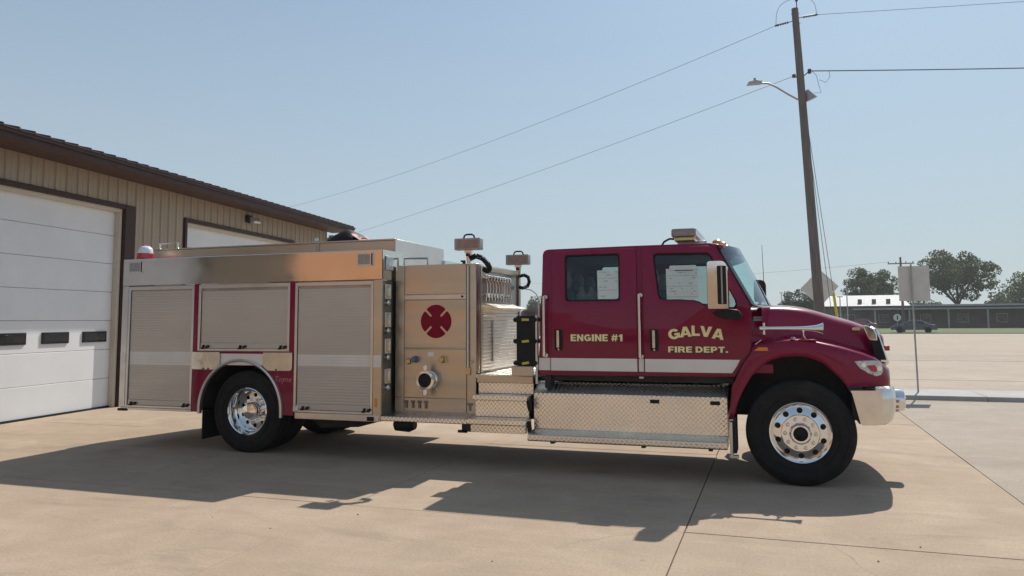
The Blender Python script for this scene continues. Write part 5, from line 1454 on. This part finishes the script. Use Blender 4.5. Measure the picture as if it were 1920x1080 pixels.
m = M(); m.lathe([(0.03, -0.06), (0.06, -0.05), (0.06, 0.05), (0.03, 0.06)], tuple(low_l), 'z', 12, True, True); m.lathe([(0.03, -0.09), (0.06, -0.08), (0.06, 0.06), (0.03, 0.07)], tuple(low_r), 'z', 12, True, True); m.tube([low_l, pole_at(0.80), low_r], 0.02, 6); m.build('spool_insulator', 'porcelain', up_)
# lamp arm to the left
hj = pole_at(0.735)
arm = [hj, Vector((0.72, 26.66, 9.15)), Vector((0.35, 26.53, 9.40)), Vector((0.1, 26.45, 9.53)), Vector((-0.12, 26.38, 9.545))]
m = M(); m.tube(arm, 0.032, 10); la = m.build('lamp_arm', 'galvanised', up_)
m = M()
m.prism([(-0.56, 26.15, 9.49), (-0.10, 26.28, 9.52), (-0.08, 26.28, 9.60), (-0.30, 26.2, 9.63), (-0.52, 26.15, 9.57)], (0, 0, 0), (-0.05, 0.22, 0)); m.lathe([(0.04, 0), (0.04, 0.10), (0.02, 0.12)], (-0.33, 26.31, 9.62), 'z', 10, cap1=True)
m.build('lamp_head', 'galvanised', la, bevel=0.03)
# shaded lamp on the other side
s0 = pole_at(0.75)
m = M(); m.tube([s0 + Vector((0.1, 0, 0.15)), s0 + Vector((0.22, 0.05, 0.10))], 0.03, 8)
m.tube([s0 + Vector((0.17, 0.04, 0.22)), s0 + Vector((0.30, 0.08, -0.10))], 0.05, 16, True, 0.21); m.build('lamp_shade', 'galvanised', up_)
m = M(); m.tube([low_r + Vector((0.05, 0, 0.02)), low_r + Vector((0.22, 0.1, -0.15)), low_r + Vector((0.28, 0.1, -0.5)), low_r + Vector((0.34, 0.1, -0.75)), s0 + Vector((0.32, 0.06, 0.1))], 0.008, 5); m.tube([low_r + Vector((0.62, 0.2, 0.02)), low_r + Vector((0.64, 0.2, -0.22)), low_r + Vector((0.50, 0.16, -0.40)), low_r + Vector((0.30, 0.1, -0.30))], 0.008, 5); m.build('service_lead', 'wire_grey', up_)

def wire(a, b, sag, r, label, group=None):
    a, b = Vector(a), Vector(b)
    q = M(); q.tube([a.lerp(b, i / 30) - Vector((0, 0, 4 * sag * (i / 30) * (1 - i / 30))) for i in range(31)], r, 5)
    return tag(q.build('power_line', 'wire_grey'), label, 'wire', group)
wire(endL, (-52.2, 61.4, 11.6), 1.1, 0.008, 'thin upper wire sloping from the pole top down to the left over the station')
wire(low_l, (-52.1, 61.5, 6.9), 0.75, 0.008, 'lower wire sloping left from the middle of the pole past the street lamp')
wire(endR, (24.2, 34.3, 13.3), 0.05, 0.008, 'thin wire rising right from the very top of the leaning pole')
wire(low_r, (24.6, 34.6, 10.4), 0.12, 0.02, 'thick dark cable running level to the right from the pole at lamp height')
def guy(a, b, label, guard):
    a, b = Vector(a), Vector(b)
    g = thing('guy_wire', label, 'wire', (b.x, b.y, 0))
    q = M(); q.tube([a, b], 0.010, 5); q.build('cable', 'wire_grey', g)
    if guard:
        d = (a - b).normalized()
        q = M(); q.tube([b, b + d * 2.6], 0.045, 10); q.build('guard', 'yellow_plastic', g)
guy(pole_at(0.80), (2.22, 28.25, 0.0), 'guy wire with a yellow guard sleeve at its foot beside the pole', True)
guy(pole_at(0.79), (2.02, 28.1, 0.0), 'bare guy wire running close along the leaning pole', False)

sg = thing('road_sign', 'back of a large diamond road sign half hidden by the utility pole', 'sign', (1.62, 29.6, 0))
m = M(); m.prism([(1.60 + a, 29.60 + 0.3 * a, 2.76 + b) for a, b in ((-0.655, -0.02), (-0.62, -0.07), (-0.02, -0.66), (0.02, -0.66), (0.62, 0.02), (0.65, 0.06), (0.04, 0.655), (0.0, 0.655))], (0, 0, 0), (-0.002, 0.006, 0)); m.build('sign_panel', 'sign_back', sg, bevel=0.0015, smooth=0)
m = M(); m.box(1.585, 1.635, 29.60, 29.65, 0.0, 3.2); m.build('post', 'galvanised', sg)
s2 = thing('street_sign', 'grey back of a rectangular street sign on a thin post by the kerb', 'sign', (2.88, 18.5, 0))
m = M(); m.prism([(2.61 + a, 18.53 + 0.12 * a, z) for a, z in ((0.0, 2.03), (0.62, 2.03), (0.62, 2.79), (0.0, 2.79))], (0, 0, 0), (-0.001, 0.004, 0)); m.build('sign_panel', 'sign_back', s2, smooth=0)
m = M(); m.prism([(2.867, 18.495, 0), (2.899, 18.495, 0), (2.899, 18.525, 0), (2.867, 18.525, 0)], (0, 0, 0), (-0.02, 0, 2.83)); m.build('post', 'galvanised', s2)

fp = thing('utility_pole', 'distant utility pole with a single crossarm rising behind the rectangular street sign', 'utility pole', (14.41, 100.0, 0))
m = M(); m.tube([(14.41, 100, 0), (14.41, 100, 8.85)], 0.16, 10, True, 0.11); m.build('shaft', 'pole_wood', fp)
m = M(); m.box(13.0, 15.82, 99.78, 99.9, 8.02, 8.14); m.build('crossarm', 'pole_wood', fp)
for x in (13.1, 13.9, 14.95, 15.7):
    m = M(); m.lathe([(0.03, 0), (0.06, 0.05), (0.05, 0.16), (0.02, 0.2)], (x, 99.84, 8.14), 'z', 8, cap1=True); m.build('insulator', 'porcelain', fp)
wire((13.1, 99.84, 8.3), (-60, 118, 8.4), 1.2, 0.014, 'faint far wire crossing low behind the windscreen')
def lamp_post(x, y, h, lab):
    o = thing('lamp_post', lab, 'lamp post', (x, y, 0), 0, 'slim grey posts across the lot')
    q = M(); q.lathe([(0.10, 0), (0.10, 0.4), (0.06, 0.42), (0.045, h)], (x, y, 0), 'z', 10, True, True); q.build('pole', 'galvanised', o)
    q = M(); q.box(x - 0.25, x + 0.25, y - 0.12, y + 0.12, h, h + 0.10); q.build('lamp_head', 'galvanised', o, bevel=0.02)
lamp_post(1.1, 112, 5.2, 'pale slim post standing in front of the small tree')
lamp_post(6.1, 80, 3.7, 'grey slim post just right of the yellow guy guard')
lamp_post(6.9, 82, 5.4, 'taller slim post in front of the white roof')
# street lamp seen through the gap behind the cab
al = thing('street_lamp', 'far curved arm street lamp seen in the gap behind the cab', 'street lamp', (-17.5, 57.5, 0))
m = M(); m.tube([(-17.45, 57.5, 0), (-17.45, 57.5, 3.3), (-17.62, 57.4, 3.75), (-18.0, 57.25, 4.05), (-18.5, 57.1, 4.15)], 0.05, 8); m.build('post', 'galvanised', al)
m = M(); m.box(-18.8, -18.35, 57.0, 57.2, 4.10, 4.2); m.build('lamp_head', 'galvanised', al, bevel=0.03)

# ================================================================ FAR BUILDINGS, CARS, TREES
sh = thing('shop_building', 'long low brown shop building with a pale metal roof across the lot', 'building', (18, 144, 0))
m = M(); m.box(8.0, 62, 141, 158, 0, 3.55); m.build('wall', 'shop_wall', sh, smooth=0)
m = M(); m.prism([(8.2, 140.6, 3.72), (8.2, 158.4, 3.72), (8.2, 150, 5.75)], (0, 0, 0), (13.2, 0, 0)); m.build('roof', 'shop_roof', sh, smooth=0)
m = M(); m.box(21.6, 62.3, 139.2, 158.2, 3.56, 3.85); m.build('flat_roof', 'shop_trim', sh, smooth=0)
m = M(); m.box(12.6, 60, 138.2, 141, 3.05, 3.30); m.build('canopy', 'shop_trim', sh, smooth=0)
for x in (15.8, 20.9, 26.5, 32, 38):
    m = M(); m.box(x - 0.12, x + 0.12, 138.5, 138.74, 0, 3.04); m.build('column', 'shop_trim', sh, smooth=0)
for x in (10.2, 12.2, 17.4, 23.6, 29, 34.5, 41):
    m = M(); m.box(x - 0.8, x + 0.8, 140.92, 140.99, 0.9, 2.3); w_ = m.build('window', 'shop_trim', sh, smooth=0)
    m = M(); m.box(x - 0.7, x + 0.7, 140.90, 140.915, 1.0, 2.2); m.build('pane', 'dark_glass', w_, smooth=0)
for x in (14.0, 16.2, 18.4):
    m = M(); m.box(x - 0.3, x + 0.3, 142.5, 143.1, 4.2, 4.9); m.build('vent', 'shop_wall', sh, smooth=0)
rs = thing('round_sign', 'small white round sign with a dark figure one on the brown shop wall', 'sign', (19.3, 138.1, 1.4))
m = M(); m.lathe([(0.0, 0), (0.58, 0), (0.58, 0.08)], (19.0, 138.0, 1.75), 'y', 20); m.build('disc', 'door_white', rs)
m = M(); m.box(18.92, 19.10, 137.97, 137.995, 1.42, 2.08); m.build('figure', 'black_plastic', rs, smooth=0)
m = M(); m.box(18.95, 19.05, 138.09, 138.2, 0.0, 1.8); m.build('post', 'galvanised', rs, smooth=0)

def car(x, y, rz, paint, label, cat='car', h=1.42, van=False):
    o = thing('parked_car', label, cat, (x, y, 0), rz)
    Lg, W = 4.6, 1.78
    prof = [(-2.3, 0.35), (-2.28, 0.78), (-2.1, 0.92), (-1.5, 0.98), (-0.85, h - 0.04), (-0.4, h), (0.35, h - 0.02), (1.15, 0.98), (2.0, 0.84), (2.26, 0.68), (2.3, 0.35)]
    if van: prof = [(-2.3, 0.4), (-2.32, 1.1), (-2.2, h - 0.1), (-2.0, h), (0.6, h), (0.9, h - 0.1), (1.5, 1.2), (2.1, 1.1), (2.3, 0.9), (2.32, 0.4)]
    q = M()
    P = []
    for s, kx in ((-1, 0.93), (-0.96, 1), (0.96, 1), (1, 0.93)):
        P.append([(a * (1 if abs(s) < 1 else 0.985), s * W / 2 * (0.84 if b > 1.05 else 1.0), 0.35 + (b - 0.35) * (1 if abs(s) < 1 else 0.98)) for a, b in prof])
    q.grid(P)
    q.face(P[0]); q.face(list(reversed(P[-1]))); q.face([(p[0][0], p[0][1], p[0][2]) for p in P] + [(p[-1][0], p[-1][1], p[-1][2]) for p in reversed(P)])
    q.build('body', paint, o, local=True, smooth=30)
    for s in (-1, 1):
        q = M(); yy = s * (W / 2 * 0.84 + 0.004)
        win = [(-1.3, 1.02), (-0.80, h - 0.09), (0.30, h - 0.09), (0.98, 1.02)] if not van else [(-0.2, 1.2), (-0.2, h - 0.15), (0.62, h - 0.15), (1.3, 1.22)]
        yb_ = s * (W / 2 * 0.93)
        q.face([(a, yb_ if b < 1.1 and not van else yy, b) for a, b in win]); q.build('side_window', 'dark_glass', o, local=True, smooth=0)
    for wx in (-1.4, 1.42):
        for s in (-1, 1):
            q = M(); q.lathe([(0.20, -0.1), (0.33, -0.1), (0.33, 0.1), (0.20, 0.1)], (wx, s * 0.82, 0.33), 'y', 24, True, True); w_ = q.build('wheel', 'black_rubber', o, local=True)
            q = M(); q.lathe([(0.21, 0), (0.2, -0.01), (0.0, -0.015)], (wx, s * 0.925, 0.33), 'y', 16); q.build('rim', 'galvanised', w_, local=True)
    for s in (-1, 1):
        q = M(); q.box(2.15, 2.29, s * 0.70 - 0.17, s * 0.70 + 0.17, 0.62, 0.76); q.build('headlight', 'clear_lens', o, local=True)
    return o
car(14.75, 95.5, R(180 - 8), 'car_dark', 'dark sedan parked on the grass edge beyond the street sign post')
car(11.8, 120.5, R(172), 'car_red', 'red car whose roof just shows above the maroon hood', h=1.62)
car(-18.6, 60, R(190), 'car_maroon', 'maroon van standing far off in the gap behind the cab', 'van', 2.55, True)

def tree(name, label, x, y, h, cr, ch, base, n, mat, seed, leaf=0.42, group='leafy trees across the lot'):
    o = thing(name, label, 'tree', (x, y, 0), 0, group)
    r = np.random.default_rng(seed)
    q = M(); q.tube([(x, y, 0), (x + 0.1, y, base * 0.6), (x + 0.05, y, base + ch * 0.45)], h * 0.028, 9, True, h * 0.010)
    for k in range(6):
        a = 2 * pi * k / 6 + r.uniform(-.4, .4)
        z0 = base * 0.75 + r.uniform(0, ch * 0.2)
        q.tube([(x, y, z0), (x + cr * 0.35 * cos(a), y + cr * 0.35 * sin(a), z0 + ch * 0.25), (x + cr * 0.7 * cos(a), y + cr * 0.7 * sin(a), z0 + ch * 0.42)], h * 0.012, 6, True, h * 0.004)
    q.build('trunk', 'bark', o, smooth=50)
    # foliage: leaf quads gathered on many clumps of different size
    nc = 46
    cc = []
    while len(cc) < nc:
        p = r.uniform(-1, 1, 3)
        d = (p ** 2).sum() ** 0.5
        if d > 1 or d < 0.25: continue
        if p[2] < -0.55 and r.random() < 0.7: continue
        cc.append(p * np.array([1, 1, 1]) * r.uniform(0.72, 1.02))
    cc = np.array(cc) * np.array([cr, cr, ch / 2]) + np.array([x, y, base + ch / 2])
    rad = r.uniform(0.16, 0.34, nc) * cr
    idx = r.integers(0, nc, n)
    off = r.normal(0, 1, (n, 3)); off /= np.linalg.norm(off, axis=1)[:, None]
    off *= (r.uniform(0.35, 1.0, n) ** 0.5)[:, None]
    c = cc[idx] + off * rad[idx][:, None] * np.array([1, 1, 0.75])
    u = r.normal(0, 1, (n, 3)); u /= np.linalg.norm(u, axis=1)[:, None]
    w = np.cross(u, r.normal(0, 1, (n, 3))); w /= np.linalg.norm(w, axis=1)[:, None]
    s = leaf * r.uniform(0.55, 1.25, n)[:, None]
    V = np.stack([c - u * s * 0.5, c + w * s * 0.32, c + u * s * 0.5, c - w * s * 0.32], 1).reshape(-1, 3)
    V -= np.array([x, y, 0])
    me = bpy.data.meshes.new('crown')
    me.from_pydata(V.tolist(), [], (np.arange(n * 4).reshape(-1, 4)).tolist())
    me.materials.append(MAT[mat])
    cr_o = bpy.data.objects.new('crown', me); COL.objects.link(cr_o); cr_o.parent = o
    return o
tree('oak_tree', 'wide dark green tree behind the pale shop roof', 18.0, 165, 11.6, 5.7, 9.4, 2.6, 11000, 'leaves_green', 3)
tree('shade_tree', 'small rounded tree left of the diamond sign above the hood', 4.9, 160, 8.4, 3.7, 6.6, 1.0, 6000, 'leaves_dark', 5, 0.36)
tree('tall_tree', 'tall tree at the right whose crown stands above the street sign', 33.8, 168, 16.5, 7.0, 11.5, 4.2, 11000, 'leaves_green', 8, 0.5)
tree('bushy_tree', 'low bushy tree filling in under the oak beside the shop', 23.6, 172, 7.0, 3.6, 5.0, 1.4, 3000, 'leaves_dark', 11)
tree('tall_tree', 'broad tree at the far right beyond the shop roof', 50.5, 180, 12.5, 7.5, 8.5, 3.0, 6000, 'leaves_green', 13, 0.5)
tree('garden_tree', 'light green tree showing under the eave at the end of the station', -38.3, 60.9, 9.9, 1.35, 4.2, 5.6, 2200, 'leaves_green', 17, 0.26)
# far woods along the horizon
far0 = tree('far_tree', 'distant dark tree on the skyline', -62, 210, 8.6, 6.5, 7.0, 1.0, 2600, 'leaves_dark', 21, 0.8, 'distant trees along the skyline')
spots = [(-55, 214), (-49.5, 207), (-44, 218), (-36, 225), (-27, 222), (6, 232), (12, 226), (27, 230), (40, 236), (58, 228), (72, 236), (86, 240), (100, 250)]
for i, (x, y) in enumerate(spots):
    o = copy_tree(far0); o.location = (x, y, 0); o.rotation_euler = (0, 0, i * 1.3); k = 0.85 + 0.3 * ((i * 7) % 5) / 5; o.scale = (k, k, k * (0.9 + 0.05 * (i % 4)))

# ================================================================ ADDED STORES (out of view behind the camera, made up for the steel to mirror)
def added_storefront(x0, x1, y, h, mat, label, wins):
    o = thing('added_store', label, 'building', ((x0 + x1) / 2, y, 0))
    q = M(); q.box(x0, x1, y - 12, y, 0, h); q.build('wall', mat, o, smooth=0)
    q = M(); q.box(x0 - 0.05, x1 + 0.05, y - 12.1, y + 0.12, h + 0.001, h + 0.18); q.build('coping', 'block_white', o, bevel=0.02)
    for a, b, z0, z1 in wins:
        q = M(); q.plate([(a, z0), (a, z1), (b, z1), (b, z0)], y + 0.004, y + 0.07, [[(a + 0.08, z0 + 0.08), (a + 0.08, z1 - 0.08), (b - 0.08, z1 - 0.08), (b - 0.08, z0 + 0.08)]]); f = q.build('window', 'trim_brown', o, smooth=0)
        q = M(); q.box(a + 0.08, b - 0.08, y + 0.005, y + 0.03, z0 + 0.08, z1 - 0.08); q.build('pane', 'dark_glass', f, smooth=0)
added_storefront(-46, -34.2, -22, 9.4, 'block_white', 'unseen whitewashed block store added behind the camera for its reflection', [(-44, -42, 0.2, 2.4)])
added_storefront(-34.1, -27.6, -22, 9.2, 'brick_brown', 'unseen dark brown brick store added behind the camera for its reflection', [(-32, -30, 0.1, 2.3)])
added_storefront(-27.5, -13, -22, 9.0, 'brick_tan', 'unseen orange brick store added behind the camera for its reflection', [(-25, -22.5, 0.6, 2.4), (-19, -17.8, 0.1, 2.3)])
added_storefront(-12.5, 14, -23, 4.2, 'brick_brown', 'unseen low brown brick store added behind the camera for its reflection', [(-8, -5.5, 0.8, 2.4), (-2, 0.5, 0.8, 2.4), (4, 6.5, 0.8, 2.4)])

# ================================================================ SUMMER HAZE
m = M(); m.box(-760, 760, -260, 1560, -1.6, 18.5)
hz = m.build('haze', 'black_plastic', kind='stuff', smooth=0)
hm = bpy.data.materials.new('haze_air'); hm.use_nodes = True
ht = hm.node_tree; ht.nodes.clear()
pv = ht.nodes.new('ShaderNodeVolumePrincipled')
pv.inputs['Color'].default_value = (0.86, 0.89, 0.92, 1)
pv.inputs['Density'].default_value = 0.00045
pv.inputs['Anisotropy'].default_value = 0.3
ho = ht.nodes.new('ShaderNodeOutputMaterial'); ht.links.new(pv.outputs[0], ho.inputs['Volume'])
hz.data.materials.clear(); hz.data.materials.append(hm)
